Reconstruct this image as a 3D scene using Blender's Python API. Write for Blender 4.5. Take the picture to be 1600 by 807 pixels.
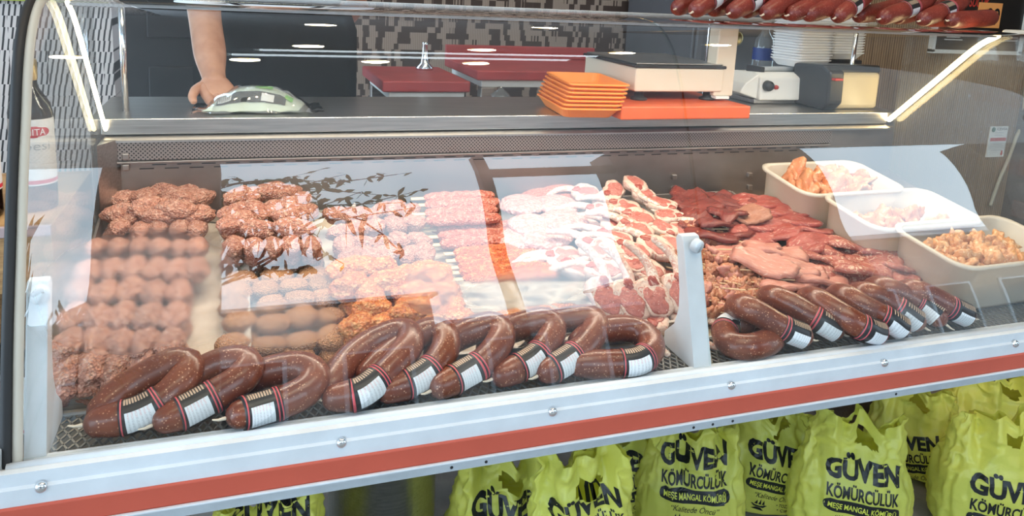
import bpy, bmesh, math, random
from mathutils import Vector, Matrix, noise, Euler
from mathutils.bvhtree import BVHTree
random.seed(7)
scene = bpy.context.scene
for o in list(bpy.data.objects): bpy.data.objects.remove(o)
COL = scene.collection
PI = math.pi
# ------------------------------------------------------------------ camera
YAW, PITCH, ROLL, FPX, PPY, H = 0.3453, 0.1916, -0.0503, 1200.04, 213.63, 1.33
def cam_basis():
    cy, sy, cp, sp = math.cos(YAW), math.sin(YAW), math.cos(PITCH), math.sin(PITCH)
    f = Vector((sy*cp, cy*cp, -sp)); r = Vector((cy, -sy, 0)); d = f.cross(r)
    cr, sr = math.cos(ROLL), math.sin(ROLL)
    return cr*r + sr*d, cr*d - sr*r, f
CR, CD, CF = cam_basis()
cam_data = bpy.data.cameras.new('camera'); cam = bpy.data.objects.new('camera', cam_data); COL.objects.link(cam)
m3 = Matrix((CR, -CD, -CF)).transposed()
cam.matrix_world = Matrix.Translation((0, 0, H)) @ m3.to_4x4()
cam_data.sensor_fit = 'HORIZONTAL'; cam_data.sensor_width = 36; cam_data.lens = FPX/1600*36
cam_data.shift_y = -(403.5-PPY)/1600; cam_data.clip_start = 0.02; cam_data.clip_end = 200
scene.camera = cam
# ------------------------------------------------------------------ world, exposure
scene.view_settings.view_transform = 'Standard'; scene.view_settings.look = 'None'
scene.view_settings.gamma = 1; scene.view_settings.use_curve_mapping = False
scene.view_settings.exposure = -1.15
w = bpy.data.worlds.new('sky'); scene.world = w; w.use_nodes = True
bg = w.node_tree.nodes['Background']; bg.inputs[0].default_value = (0.66, 0.85, 1.0, 1); bg.inputs[1].default_value = 11.5

# ------------------------------------------------------------------ pixel helpers (photo frame 1600x807)
def ray(u, v): return CR*((u-800)/FPX) + CD*((v-PPY)/FPX) + CF
def onY(u, v, Y):
    d = ray(u, v); t = Y/d.y; return Vector((d.x*t, Y, H+d.z*t))
def onZ(u, v, z):
    d = ray(u, v); t = (z-H)/d.z; return Vector((d.x*t, d.y*t, z))
DZ, DS = 0.785, 0.17                      # display deck: z at Y=1.0 and its slope
def deck(Y): return DZ + DS*(Y-1.0)
def onD(u, v, h=0.0):
    d = ray(u, v); t = (DZ-DS+h-H)/(d.z-DS*d.y); return Vector((d.x*t, d.y*t, H+d.z*t))
DANG = math.atan(DS)

# ------------------------------------------------------------------ object helpers
def tag(o, label, cat, group=None, kind=None):
    if label: o['label'] = label
    if cat: o['category'] = cat
    if group: o['group'] = group
    if kind: o['kind'] = kind
    return o
def thing(name, label, cat, loc, group=None, rot=None):
    o = bpy.data.objects.new(name, None); COL.objects.link(o); o.empty_display_size = .02
    o.location = loc
    if rot: o.rotation_euler = rot
    return tag(o, label, cat, group)
def link(name, me, mat, parent=None, world=True, smooth=True):
    """one mesh object; geometry given in world space is moved into the parent's space"""
    if isinstance(me, bmesh.types.BMesh):
        b = me; me = bpy.data.meshes.new(name); b.normal_update(); b.to_mesh(me); b.free()
    if mat is not None and len(me.materials) == 0:
        for m in (mat if isinstance(mat, (list, tuple)) else [mat]): me.materials.append(m)
    if smooth is not None:
        me.polygons.foreach_set('use_smooth', [smooth]*len(me.polygons))
    o = bpy.data.objects.new(name, me); COL.objects.link(o)
    if parent is not None:
        o.parent = parent
        if world:
            off = Vector(parent.location)
            if parent.parent is not None: off += Vector(parent.parent.location)
            if parent.type == 'MESH': off = parent_world(parent)
            me.transform(Matrix.Translation(-off))
    return o
def parent_world(o):
    v = Vector((0, 0, 0))
    while o is not None: v += Vector(o.location); o = o.parent
    return v
def BM(): return bmesh.new()
def box(b, x0, x1, y0, y1, z0, z1, bev=0.0, M=None, seg=2):
    vs = [b.verts.new((x, y, z)) for x in (x0, x1) for y in (y0, y1) for z in (z0, z1)]
    fs = [b.faces.new([vs[i] for i in q]) for q in ((0,1,3,2),(4,6,7,5),(0,4,5,1),(2,3,7,6),(0,2,6,4),(1,5,7,3))]
    if bev:
        es = list({e for f in fs for e in f.edges})
        r = bmesh.ops.bevel(b, geom=es, offset=bev, segments=seg, affect='EDGES', profile=.5)
        vs = list({v for f in r['faces'] for v in f.verts} | {v for v in vs if v.is_valid})
    if M is not None: bmesh.ops.transform(b, matrix=M, verts=[v for v in vs if v.is_valid])
    return b
def bx(*a, **k): return box(BM(), *a, **k)
def prism(b, poly, axis, a0, a1, bev=0.0):
    """extrude a 2-D polygon along an axis"""
    def P(p, a): return {'x': (a, p[0], p[1]), 'y': (p[0], a, p[1]), 'z': (p[0], p[1], a)}[axis]
    A = [b.verts.new(P(p, a0)) for p in poly]; B_ = [b.verts.new(P(p, a1)) for p in poly]; n = len(poly)
    fs = [b.faces.new(A), b.faces.new(B_[::-1])]
    for i in range(n): fs.append(b.faces.new((A[i], B_[i], B_[(i+1) % n], A[(i+1) % n])))
    bmesh.ops.recalc_face_normals(b, faces=fs)
    if bev: bmesh.ops.bevel(b, geom=list({e for f in fs for e in f.edges}), offset=bev, segments=2, affect='EDGES', profile=.5)
    return b
def lathe(b, prof, seg=28, M=None):
    rings = []
    for r, z in prof:
        if r < 1e-6: rings.append([b.verts.new((0, 0, z))])
        else: rings.append([b.verts.new((r*math.cos(2*PI*i/seg), r*math.sin(2*PI*i/seg), z)) for i in range(seg)])
    for a, c in zip(rings, rings[1:]):
        for i in range(seg):
            j = (i+1) % seg
            if len(a) == 1 and len(c) == 1: continue
            if len(a) == 1: b.faces.new((a[0], c[j], c[i]))
            elif len(c) == 1: b.faces.new((a[i], a[j], c[0]))
            else: b.faces.new((a[i], a[j], c[j], c[i]))
    vs = [v for r in rings for v in r]
    bmesh.ops.recalc_face_normals(b, faces=b.faces[:])
    if M is not None: bmesh.ops.transform(b, matrix=M, verts=vs)
    return b
def catmull(pts, n=8):
    P = [Vector(p) for p in pts]; P = [2*P[0]-P[1]] + P + [2*P[-1]-P[-2]]; out = []
    for i in range(1, len(P)-2):
        for k in range(n):
            t = k/n; a, b_, c, d = P[i-1], P[i], P[i+1], P[i+2]
            out.append(.5*((2*b_)+(c-a)*t+(2*a-5*b_+4*c-d)*t*t+(3*b_-a-3*c+d)*t**3))
    out.append(P[-2]); return out
def frames(pts):
    T = [((pts[min(i+1, len(pts)-1)]-pts[max(i-1, 0)])).normalized() for i in range(len(pts))]
    up = Vector((0, 0, 1))
    if abs(T[0].dot(up)) > .9: up = Vector((1, 0, 0))
    N = [(up - T[0]*up.dot(T[0])).normalized()]
    for i in range(1, len(pts)):
        n = N[-1]-T[i]*N[-1].dot(T[i]); N.append(n.normalized())
    return T, N
def sweep(b, pts, rad, seg=10, caps=True):
    T, N = frames(pts); rings = []; L = len(pts)
    rf = rad if callable(rad) else (lambda s: rad)
    def ring(p, t, n, r):
        c = t.cross(n); return [b.verts.new(p + n*(r*math.cos(2*PI*k/seg)) + c*(r*math.sin(2*PI*k/seg))) for k in range(seg)]
    if caps:
        r = rf(0)
        for a in (80, 55, 28):
            rings.append(ring(pts[0]-T[0]*(r*math.sin(math.radians(a))), T[0], N[0], r*math.cos(math.radians(a))))
    for i, p in enumerate(pts): rings.append(ring(p, T[i], N[i], rf(i/(L-1))))
    if caps:
        r = rf(1)
        for a in (28, 55, 80):
            rings.append(ring(pts[-1]+T[-1]*(r*math.sin(math.radians(a))), T[-1], N[-1], r*math.cos(math.radians(a))))
    for a, c in zip(rings, rings[1:]):
        for k in range(seg): b.faces.new((a[k], a[(k+1) % seg], c[(k+1) % seg], c[k]))
    b.faces.new(rings[0][::-1]); b.faces.new(rings[-1]); return b
def cyl(b, p0, p1, r, seg=14): return sweep(b, [Vector(p0), Vector(p1)], r, seg, caps=False)
def arcsleeve(b, pts, r, ang0, ang1, ref, seg=12):
    """part of a sleeve round a path, angles measured from the direction ref"""
    T, _ = frames(pts); rows = []
    for i, p in enumerate(pts):
        n = (ref - T[i]*ref.dot(T[i])).normalized(); c = T[i].cross(n)
        rows.append([b.verts.new(p+n*(r*math.cos(a))+c*(r*math.sin(a))) for a in [ang0+(ang1-ang0)*k/seg for k in range(seg+1)]])
    for a, c in zip(rows, rows[1:]):
        for k in range(seg): b.faces.new((a[k], a[k+1], c[k+1], c[k]))
    return b
def blob_mesh(name, sx, sy, sz, seed, amp=.12, freq=2.0, sub=3, sq=1.0):
    b = BM(); bmesh.ops.create_icosphere(b, subdivisions=sub, radius=1)
    for v in b.verts:
        p = v.co.normalized()
        k = 1 + amp*noise.noise(p*freq+Vector((seed*7.1, seed*3.3, seed))) + amp*.45*noise.noise(p*freq*3+Vector((seed, 9, seed*2)))
        if sub >= 4: k += .035*noise.noise(p*9+Vector((seed*2, 1, 0)))+.03*noise.noise(p*19+Vector((0, seed, 3)))
        q = Vector([math.copysign(abs(c)**sq, c) for c in p]); v.co = Vector((q.x*sx, q.y*sy, q.z*sz))*k
    me = bpy.data.meshes.new(name); b.to_mesh(me); b.free()
    me.polygons.foreach_set('use_smooth', [True]*len(me.polygons)); return me
def put(name, me, loc, rot, label=None, cat=None, group=None, parent=None, scale=None):
    o = bpy.data.objects.new(name, me); COL.objects.link(o); o.location = loc
    if isinstance(rot, Matrix): o.rotation_euler = rot.to_euler()
    else: o.rotation_euler = rot
    if scale: o.scale = scale if hasattr(scale, '__len__') else (scale,)*3
    if parent is not None: o.parent = parent
    if label: tag(o, label, cat, group)
    return o

# ------------------------------------------------------------------ materials
MATS = {}
def mat(name, col=(.5,.5,.5), rough=.5, metal=0.0, spec=.5, **kw):
    if name in MATS: return MATS[name]
    m = bpy.data.materials.new(name); m.use_nodes = True; MATS[name] = m
    p = m.node_tree.nodes['Principled BSDF']
    p.inputs['Base Color'].default_value = (*col, 1); p.inputs['Roughness'].default_value = rough
    p.inputs['Metallic'].default_value = metal; p.inputs['Specular IOR Level'].default_value = spec
    for k, v in kw.items():
        p.inputs[k.replace('_', ' ')].default_value = v
    return m
class NT:
    def __init__(s, m): s.t = m.node_tree; s.p = s.t.nodes.get('Principled BSDF'); s.out = s.t.nodes['Material Output']
    def n(s, typ, **kw):
        nd = s.t.nodes.new(typ)
        for k, v in kw.items():
            if k.startswith('i_'):
                key = k[2:].replace('_', ' '); nd.inputs[int(key) if key.isdigit() else key].default_value = v
            else: setattr(nd, k, v)
        return nd
    def l(s, a, b): s.t.links.new(a, b)
    def math(s, op, a, b=None, c=None):
        nd = s.n('ShaderNodeMath', operation=op)
        for i, x in enumerate((a, b, c)):
            if x is None: continue
            if isinstance(x, (int, float)): nd.inputs[i].default_value = x
            else: s.l(x, nd.inputs[i])
        return nd.outputs[0]
    def ramp(s, fac, stops, interp='LINEAR'):
        r = s.n('ShaderNodeValToRGB'); r.color_ramp.interpolation = interp
        e = r.color_ramp.elements
        while len(e) < len(stops): e.new(.5)
        for el, (pos, c) in zip(e, stops): el.position = pos; el.color = (*c, 1) if len(c) == 3 else c
        s.l(fac, r.inputs[0]); return r.outputs[0]
    def mix(s, fac, a, b):
        nd = s.n('ShaderNodeMix', data_type='RGBA')
        if isinstance(fac, (int, float)): nd.inputs[0].default_value = fac
        else: s.l(fac, nd.inputs[0])
        for i, x in ((6, a), (7, b)):
            if isinstance(x, tuple): nd.inputs[i].default_value = (*x, 1)
            else: s.l(x, nd.inputs[i])
        return nd.outputs[2]
    def coord(s, kind='Object'): return s.n('ShaderNodeTexCoord').outputs[kind]
    def bump(s, h, strength=.3, dist=.002):
        b = s.n('ShaderNodeBump'); b.inputs['Strength'].default_value = strength; b.inputs['Distance'].default_value = dist
        s.l(h, b.inputs['Height']); s.l(b.outputs[0], s.p.inputs['Normal'])
    def noise(s, scale, detail=3, vec=None, rough=.55, dist=0):
        nd = s.n('ShaderNodeTexNoise'); nd.inputs['Scale'].default_value = scale; nd.inputs['Detail'].default_value = detail
        nd.inputs['Roughness'].default_value = rough; nd.inputs['Distortion'].default_value = dist
        s.l(vec if vec is not None else s.coord(), nd.inputs['Vector']); return nd.outputs['Fac']
    def vor(s, scale, vec=None, feature='F1'):
        nd = s.n('ShaderNodeTexVoronoi', feature=feature); nd.inputs['Scale'].default_value = scale
        s.l(vec if vec is not None else s.coord(), nd.inputs['Vector']); return nd
    def base(s, c): s.l(c, s.p.inputs['Base Color'])
def mince(name, dark, mid, light, scale=300, rough=.42, sss=.0):
    m = mat(name, mid, rough); N = NT(m)
    oi = N.n('ShaderNodeObjectInfo')
    va = N.n('ShaderNodeVectorMath', operation='ADD'); N.l(N.coord(), va.inputs[0]); N.l(oi.outputs['Location'], va.inputs[1])
    a = N.noise(scale*.45, 4, va.outputs[0]); v = N.vor(scale, va.outputs[0])
    c = N.ramp(a, [(.3, dark), (.52, mid), (.75, light)])
    speck = N.ramp(N.noise(scale*.55, 2, va.outputs[0]), [(.56, (0,0,0)), (.64, (1,1,1))])
    c = N.mix(N.math('MULTIPLY', speck, .8), c, light)
    grain_shade = N.ramp(v.outputs['Distance'], [(.45, (0,0,0)), (.75, (1,1,1))]); c = N.mix(N.math('MULTIPLY', grain_shade, .3), c, dark)  # shade between the mince grains painted into the colour
    tint = N.math('MULTIPLY_ADD', oi.outputs['Random'], .25, .88)
    hs = N.n('ShaderNodeHueSaturation'); N.l(c, hs.inputs['Color']); N.l(tint, hs.inputs['Value'])
    N.base(hs.outputs[0])
    N.bump(N.math('ADD', v.outputs['Distance'], a), .9, .004)
    return m
def meat(name, c1, c2, fat, scale=35, fatamt=.62, rough=.3, streak=None):
    m = mat(name, c1, rough); N = NT(m)
    oi = N.n('ShaderNodeObjectInfo')
    va = N.n('ShaderNodeVectorMath', operation='ADD'); N.l(N.coord(), va.inputs[0]); N.l(oi.outputs['Location'], va.inputs[1])
    if streak:
        mp = N.n('ShaderNodeMapping'); mp.inputs['Scale'].default_value = streak; N.l(va.outputs[0], mp.inputs[0]); va = mp
    a = N.noise(scale, 5, va.outputs[0], .6, 1.2); f = N.noise(scale*1.7, 4, va.outputs[0], .55, 2.5)
    c = N.ramp(a, [(.3, c1), (.7, c2)])
    c = N.mix(N.ramp(f, [(fatamt, (0,0,0)), (fatamt+.07, (1,1,1))]), c, fat)
    N.base(c); N.bump(N.noise(scale*3, 5, va.outputs[0]), .6, .005); return m
def brushed(name, col, rough=.3, amp=.1, axis=(2, 60, 60)):
    m = mat(name, col, rough, 1.0); N = NT(m)
    mp = N.n('ShaderNodeMapping'); mp.inputs['Scale'].default_value = axis; N.l(N.coord(), mp.inputs[0])
    n = N.noise(4, 4, mp.outputs[0])
    N.base(N.ramp(n, [(.3, tuple(c*.8 for c in col)), (.7, tuple(min(1, c*1.12) for c in col))]))
    N.l(N.math('MULTIPLY_ADD', n, amp*2, rough-amp), N.p.inputs['Roughness']); return m
def rough_paint(name, col, rough=.5, amt=.15, scale=25, metal=0.0):
    m = mat(name, col, rough, metal); N = NT(m)
    n = N.noise(scale, 5)
    N.base(N.ramp(n, [(.3, tuple(c*(1-amt) for c in col)), (.7, tuple(min(1, c*(1+amt)) for c in col))]))
    N.bump(N.noise(scale*6, 3), .1, .001); return m

M_steel = brushed('stainless_steel', (.55, .53, .51), .32)
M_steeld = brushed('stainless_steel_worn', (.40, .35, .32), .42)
M_chrome = mat('polished_chrome', (.75, .76, .78), .15, 1.0)
M_alu = rough_paint('white_aluminium', (.62, .66, .71), .42, .08, 14)
M_alug = rough_paint('grey_aluminium', (.42, .45, .48), .45, .1, 20)
M_red = rough_paint('red_band', (.50, .085, .05), .5, .06, 9)
M_black = mat('black_rubber', (.012, .012, .014), .55)
M_blackp = mat('black_plastic', (.02, .02, .022), .35)
M_dark = rough_paint('dark_panel', (.018, .017, .018), .4, .3, 4)
M_white = mat('white_plastic', (.78, .78, .76), .35)
M_paper = rough_paint('parchment_paper', (.62, .54, .46), .6, .06, 30)
M_print = mat('black_ink', (.008, .01, .012), .4)
M_foam = mat('white_foam', (.85, .86, .88), .5)
M_orange = mat('orange_foam', (.92, .28, .055), .4)
M_oboard = rough_paint('orange_board', (.60, .105, .03), .5, .1, 20)
M_rboard = rough_paint('red_cutting_board', (.34, .045, .045), .5, .12, 15)
M_cream = mat('cream_enamel', (.66, .58, .47), .35)
M_wood = mat('wood_shelf', (.42, .24, .1), .5)
N = NT(M_wood); mp = N.n('ShaderNodeMapping'); mp.inputs['Scale'].default_value = (2, 2, 30); N.l(N.coord(), mp.inputs[0])
N.base(N.ramp(N.noise(6, 5, mp.outputs[0], .6, 1), [(.3, (.27, .14, .055)), (.7, (.52, .31, .14))]))
M_kofte = mince('kofte_mince', (.34, .135, .09), (.52, .235, .165), (.68, .41, .31))
M_kofte2 = mince('kofte_mince_ruddy', (.33, .115, .08), (.51, .215, .15), (.68, .41, .31), 330)
M_patty = mince('crumbed_patty', (.36, .15, .065), (.47, .22, .10), (.55, .30, .16), 420, .6)
M_okofte = mince('spiced_chicken_mince', (.44, .09, .02), (.62, .19, .045), (.75, .38, .14), 230, .32)
M_adana = mince('adana_mince', (.42, .085, .055), (.58, .16, .10), (.72, .36, .27), 260, .35)
M_adanao = mince('adana_mince_hot', (.48, .07, .02), (.62, .13, .035), (.74, .33, .12), 260, .33)
M_cutlet = mince('pale_cutlet', (.50, .22, .20), (.62, .32, .28), (.72, .48, .43), 160, .4)
M_eye = meat('chop_lean', (.40, .10, .08), (.54, .19, .15), (.68, .42, .35), 50, .60)
M_fat = meat('chop_fat', (.62, .40, .32), (.74, .58, .48), (.50, .17, .13), 45, .57, .35)
M_bone = meat('chop_bone', (.60, .26, .20), (.74, .56, .46), (.80, .70, .60), 50, .5, .35)
M_dred = meat('dark_red_slice', (.13, .022, .018), (.24, .045, .032), (.42, .15, .11), 30, .64, .26, streak=(.6, 2.2, 1))
M_rred = meat('bright_red_slice', (.28, .04, .03), (.40, .085, .06), (.62, .34, .27), 30, .58, .28, streak=(.6, 2.2, 1))
M_pink = meat('pink_slice', (.46, .16, .12), (.60, .28, .21), (.72, .52, .42), 28, .62, .3, streak=(.6, 2.2, 1))
M_marb = meat('marbled_steak', (.26, .045, .035), (.48, .16, .11), (.66, .40, .28), 40, .55, .27)
M_brownm = meat('brown_slice', (.30, .115, .07), (.42, .19, .12), (.5, .28, .18), 40, .7, .4)
M_chunk = meat('marinated_chunk', (.38, .12, .06), (.55, .24, .13), (.68, .42, .24), 50, .56, .25)
M_chick = meat('marinated_chicken', (.58, .24, .09), (.70, .38, .17), (.80, .56, .34), 40, .58, .28)
M_chickr = meat('marinated_chicken_red', (.52, .16, .06), (.64, .27, .12), (.76, .46, .28), 40, .6, .28)
M_stick = mat('bamboo', (.72, .52, .30), .55)
# sausage skin
M_suc = mat('sausage_skin', (.19, .045, .02), .28, Coat_Weight=.25, Coat_Roughness=.2); N = NT(M_suc)
base = N.ramp(N.noise(18, 3), [(.3, (.105, .021, .011)), (.7, (.225, .056, .022))])
v = N.vor(260); msk = N.ramp(v.outputs['Distance'], [(.16, (1,1,1)), (.30, (0,0,0))])
msk = N.math('MULTIPLY', msk, N.ramp(N.noise(90, 2), [(.42, (0,0,0)), (.55, (1,1,1))]))
N.base(N.mix(N.math('MULTIPLY', msk, .8), base, (.66, .36, .22))); N.bump(N.noise(140, 3), .18, .002)
M_suct = mat('sausage_skin_red', (.2, .03, .018), .34); N = NT(M_suct)
base = N.ramp(N.noise(18, 3), [(.3, (.12, .016, .012)), (.7, (.24, .036, .024))])
v = N.vor(230); msk = N.ramp(v.outputs['Distance'], [(.16, (1,1,1)), (.30, (0,0,0))])
N.base(N.mix(N.math('MULTIPLY', msk, .4), base, (.55, .22, .16))); N.bump(N.noise(140, 3), .15, .002)
M_bandp = mat('pink_stripe', (.62, .10, .12), .4)
M_lab = mat('label_white', (.72, .76, .80), .4); N = NT(M_lab)       # fine print on the label
uvn = N.n('ShaderNodeUVMap'); sep = N.n('ShaderNodeSeparateXYZ'); N.l(uvn.outputs[0], sep.inputs[0])
row = N.math('GREATER_THAN', N.math('FRACT', N.math('MULTIPLY', sep.outputs[0], 7)), .5)
wn = N.noise(32, 0, uvn.outputs[0]); ink = N.math('MULTIPLY', row, N.math('GREATER_THAN', wn, .52))
edge = N.math('MULTIPLY', N.math('GREATER_THAN', sep.outputs[0], .08), N.math('LESS_THAN', sep.outputs[0], .9))
redp = N.math('LESS_THAN', sep.outputs[1], .3)
inkc = N.mix(redp, (.2, .22, .25), (.6, .12, .12))
N.base(N.mix(N.math('MULTIPLY', N.math('MULTIPLY', ink, edge), .5), (.72, .76, .80), inkc))
M_twine = mat('twine', (.72, .62, .5), .7)
M_emitw = mat('led_warm', (1, .8, .5), .5, Emission_Color=(1, .76, .38, 1), Emission_Strength=60)
M_emitl = mat('led_warm_dim', (1, .8, .5), .5, Emission_Color=(1, .85, .55, 1), Emission_Strength=16)
M_down = mat('downlight_glow', (1, .85, .5), .5, Emission_Color=(1, .66, .20, 1), Emission_Strength=22)
M_tube = mat('ceiling_tube_glow', (.9, .97, 1), .5, Emission_Color=(.80, .93, 1, 1), Emission_Strength=14)
M_wallw = mat('ceiling_paint', (.55, .55, .56), .7)
M_conc = rough_paint('concrete_floor', (.27, .26, .25), .6, .25, 12)
M_street = rough_paint('street_paving', (.42, .42, .42), .7, .15, 3)
M_build = rough_paint('building_plaster', (.22, .20, .19), .8, .15, 1)
M_skin = mat('skin', (.50, .26, .17), .5); N = NT(M_skin)
N.base(N.ramp(N.noise(25, 4), [(.3, (.42, .20, .125)), (.7, (.56, .30, .20))]))
M_hair = mat('hair', (.02, .015, .012), .5)
M_shirt = mat('white_cotton', (.70, .74, .80), .8)
M_apron = mat('black_cotton', (.015, .015, .017), .85)
M_leaf = mat('leaf_green', (.05, .11, .03), .5)
M_bark = mat('bark', (.12, .08, .05), .8)
# yellow bag plastic
M_bag = mat('yellow_bag', (.80, .80, .16), .3); N = NT(M_bag)
N.base(N.ramp(N.noise(7, 3), [(.3, (.76, .79, .16)), (.7, (.90, .86, .17))]))
N.p.inputs['Subsurface Weight'].default_value = 0
tr = N.n('ShaderNodeBsdfTranslucent'); tr.inputs[0].default_value = (.9, .88, .2, 1); ms = N.n('ShaderNodeMixShader'); ms.inputs[0].default_value = .3
N.l(N.p.outputs[0], ms.inputs[1]); N.l(tr.outputs[0], ms.inputs[2]); N.l(ms.outputs[0], N.out.inputs[0])
N.bump(N.noise(45, 4, None, .6, 1.0), .35, .004)
# translucent tub plastic
M_tub = mat('tub_plastic', (.74, .68, .58), .35); N = NT(M_tub)
tr = N.n('ShaderNodeBsdfTranslucent'); tr.inputs[0].default_value = (.80, .72, .60, 1); ms = N.n('ShaderNodeMixShader'); ms.inputs[0].default_value = .35
N.l(N.p.outputs[0], ms.inputs[1]); N.l(tr.outputs[0], ms.inputs[2]); N.l(ms.outputs[0], N.out.inputs[0])
# clear film / bottle plastic
def clear(name, tint, refl=1.0, haze=0.0, rough=.05, hazecol=(.8, .8, .8)):
    m = bpy.data.materials.new(name); m.use_nodes = True; MATS[name] = m; N = NT(m); N.t.nodes.remove(N.p)
    t = N.n('ShaderNodeBsdfTransparent'); t.inputs[0].default_value = (*tint, 1)
    g = N.n('ShaderNodeBsdfGlossy'); g.inputs['Roughness'].default_value = rough
    fr = N.n('ShaderNodeFresnel'); N.l(N.math('MULTIPLY_ADD', N.n('ShaderNodeNewGeometry').outputs['Backfacing'], 1/1.5-1.5, 1.5), fr.inputs[0])
    src = t.outputs[0]
    if haze:
        d = N.n('ShaderNodeBsdfDiffuse'); d.inputs[0].default_value = (*hazecol, 1)
        h = N.n('ShaderNodeMixShader'); h.inputs[0].default_value = haze; N.l(src, h.inputs[1]); N.l(d.outputs[0], h.inputs[2]); src = h.outputs[0]
    ms = N.n('ShaderNodeMixShader'); N.l(N.math('MULTIPLY', fr.outputs[0], refl), ms.inputs[0])
    N.l(src, ms.inputs[1]); N.l(g.outputs[0], ms.inputs[2]); N.l(ms.outputs[0], N.out.inputs[0]); return m
M_film = clear('clear_film', (.93, .94, .95), 2.5, .12, .08)
M_filmh = clear('hazy_film', (.92, .87, .80), 1.2, .5, .2, (.78, .66, .52))
M_pet = clear('pet_plastic', (.80, .85, .88), 2.0, .08, .05)
M_edge = clear('glass_edge', (.90, .95, .93), .25, 0.0, .02)
M_side = clear('side_glass', (.96, .975, .975), .5, .02, .01)
# front glass: thin clear glass with patches of condensation
def front_glass():
    m = bpy.data.materials.new('front_glass'); m.use_nodes = True; N = NT(m); N.t.nodes.remove(N.p)
    t = N.n('ShaderNodeBsdfTransparent'); t.inputs[0].default_value = (.965, .98, .975, 1)
    pos = N.n('ShaderNodeNewGeometry').outputs['Position']
    wob = N.n('ShaderNodeTexNoise'); wob.inputs['Scale'].default_value = 7; wob.inputs['Detail'].default_value = 4; N.l(pos, wob.inputs['Vector'])
    sep = N.n('ShaderNodeSeparateXYZ'); N.l(pos, sep.inputs[0])
    total = None
    for cx, cz, rx, rz, amt in FOG:
        ex = N.math('DIVIDE', N.math('SUBTRACT', sep.outputs[0], cx), rx); ez = N.math('DIVIDE', N.math('SUBTRACT', sep.outputs[2], cz), rz)
        r = N.math('SQRT', N.math('ADD', N.math('MULTIPLY', ex, ex), N.math('MULTIPLY', ez, ez)))
        r = N.math('ADD', r, N.math('MULTIPLY_ADD', wob.outputs['Fac'], 1.1, -.55))
        mr = N.n('ShaderNodeMapRange'); mr.interpolation_type = 'SMOOTHSTEP'; N.l(r, mr.inputs[0])
        mr.inputs[1].default_value = .4; mr.inputs[2].default_value = 1.2; mr.inputs[3].default_value = amt; mr.inputs[4].default_value = 0
        total = mr.outputs[0] if total is None else N.math('MAXIMUM', total, mr.outputs[0])
    rf = N.n('ShaderNodeBsdfRefraction'); rf.inputs['Roughness'].default_value = .42; rf.inputs['IOR'].default_value = 1.06; rf.inputs[0].default_value = (.97, .97, .97, 1)
    df = N.n('ShaderNodeBsdfTranslucent'); df.inputs[0].default_value = (.8, .8, .8, 1)
    dd = N.n('ShaderNodeBsdfDiffuse'); dd.inputs[0].default_value = (.8, .8, .8, 1)
    w2 = N.n('ShaderNodeMixShader'); w2.inputs[0].default_value = .5; N.l(df.outputs[0], w2.inputs[1]); N.l(dd.outputs[0], w2.inputs[2])
    wet = N.n('ShaderNodeMixShader'); wet.inputs[0].default_value = .2; N.l(rf.outputs[0], wet.inputs[1]); N.l(w2.outputs[0], wet.inputs[2])
    body = N.n('ShaderNodeMixShader'); N.l(total, body.inputs[0]); N.l(t.outputs[0], body.inputs[1]); N.l(wet.outputs[0], body.inputs[2])
    g = N.n('ShaderNodeBsdfGlossy'); g.inputs['Roughness'].default_value = 0.0; g.inputs[0].default_value = (1, 1, 1, 1)
    fr = N.n('ShaderNodeFresnel'); N.l(N.math('MULTIPLY_ADD', N.n('ShaderNodeNewGeometry').outputs['Backfacing'], 1/1.5-1.5, 1.5), fr.inputs[0])
    ms = N.n('ShaderNodeMixShader'); N.l(N.math('MULTIPLY', fr.outputs[0], 2.2), ms.inputs[0])
    N.l(body.outputs[0], ms.inputs[1]); N.l(g.outputs[0], ms.inputs[2]); N.l(ms.outputs[0], N.out.inputs[0]); return m
FOG = [(-.105, .958, .125, .075, .97), (.045, .912, .075, .030, .85), (.36, .925, .10, .030, .85), (.23, .935, .05, .04, .55), (1.03, .905, .10, .025, .25), (.44, .885, .10, .012, .3)]
M_glass = front_glass()

# ================================================================== SETTING
def struct(name, me, m, parent=None, smooth=False):
    o = link(name, me, m, parent, smooth=smooth)
    if parent is None: o['kind'] = 'structure'
    return o
XL, XR = -.235, 1.57
CEIL = 3.2
struct('floor', bx(-5, 7, -2.6, 3.2, -.1, 0), M_conc)
struct('floor_street', bx(-14, 18, -14, -2.6, -.22, -.12), M_street)
ceil = struct('ceiling', bx(-5, 7, -2.2, 3.2, CEIL, CEIL+.2), M_wallw)
# wall materials
M_wpl = mat('streak_wallpaper', (.6, .6, .62), .6); N = NT(M_wpl); co = N.coord('Object'); sp = N.n('ShaderNodeSeparateXYZ'); N.l(co, sp.inputs[0])
st = N.math('FLOOR', N.math('MULTIPLY', sp.outputs[2], 38)); cx = N.math('FLOOR', N.math('MULTIPLY', sp.outputs[0], 26))
cb = N.n('ShaderNodeCombineXYZ'); N.l(st, cb.inputs[0]); N.l(cx, cb.inputs[1]); wnn = N.n('ShaderNodeTexWhiteNoise'); N.l(cb.outputs[0], wnn.inputs[0])
lean = N.math('FRACT', N.math('MULTIPLY', sp.outputs[2], 38))
xx = N.math('ADD', N.math('MULTIPLY', sp.outputs[0], 88), N.math('MULTIPLY_ADD', wnn.outputs[0], .9, N.math('MULTIPLY', lean, -.35)))
N.base(N.ramp(N.math('ABSOLUTE', N.math('SUBTRACT', N.math('FRACT', xx), .5)), [(.16, (.035, .035, .04)), (.20, (.62, .58, .58))]))
M_wpb = mat('maze_wallpaper', (.2, .14, .11), .6); N = NT(M_wpb); sp = N.n('ShaderNodeSeparateXYZ'); N.l(N.coord(), sp.inputs[0])
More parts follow.
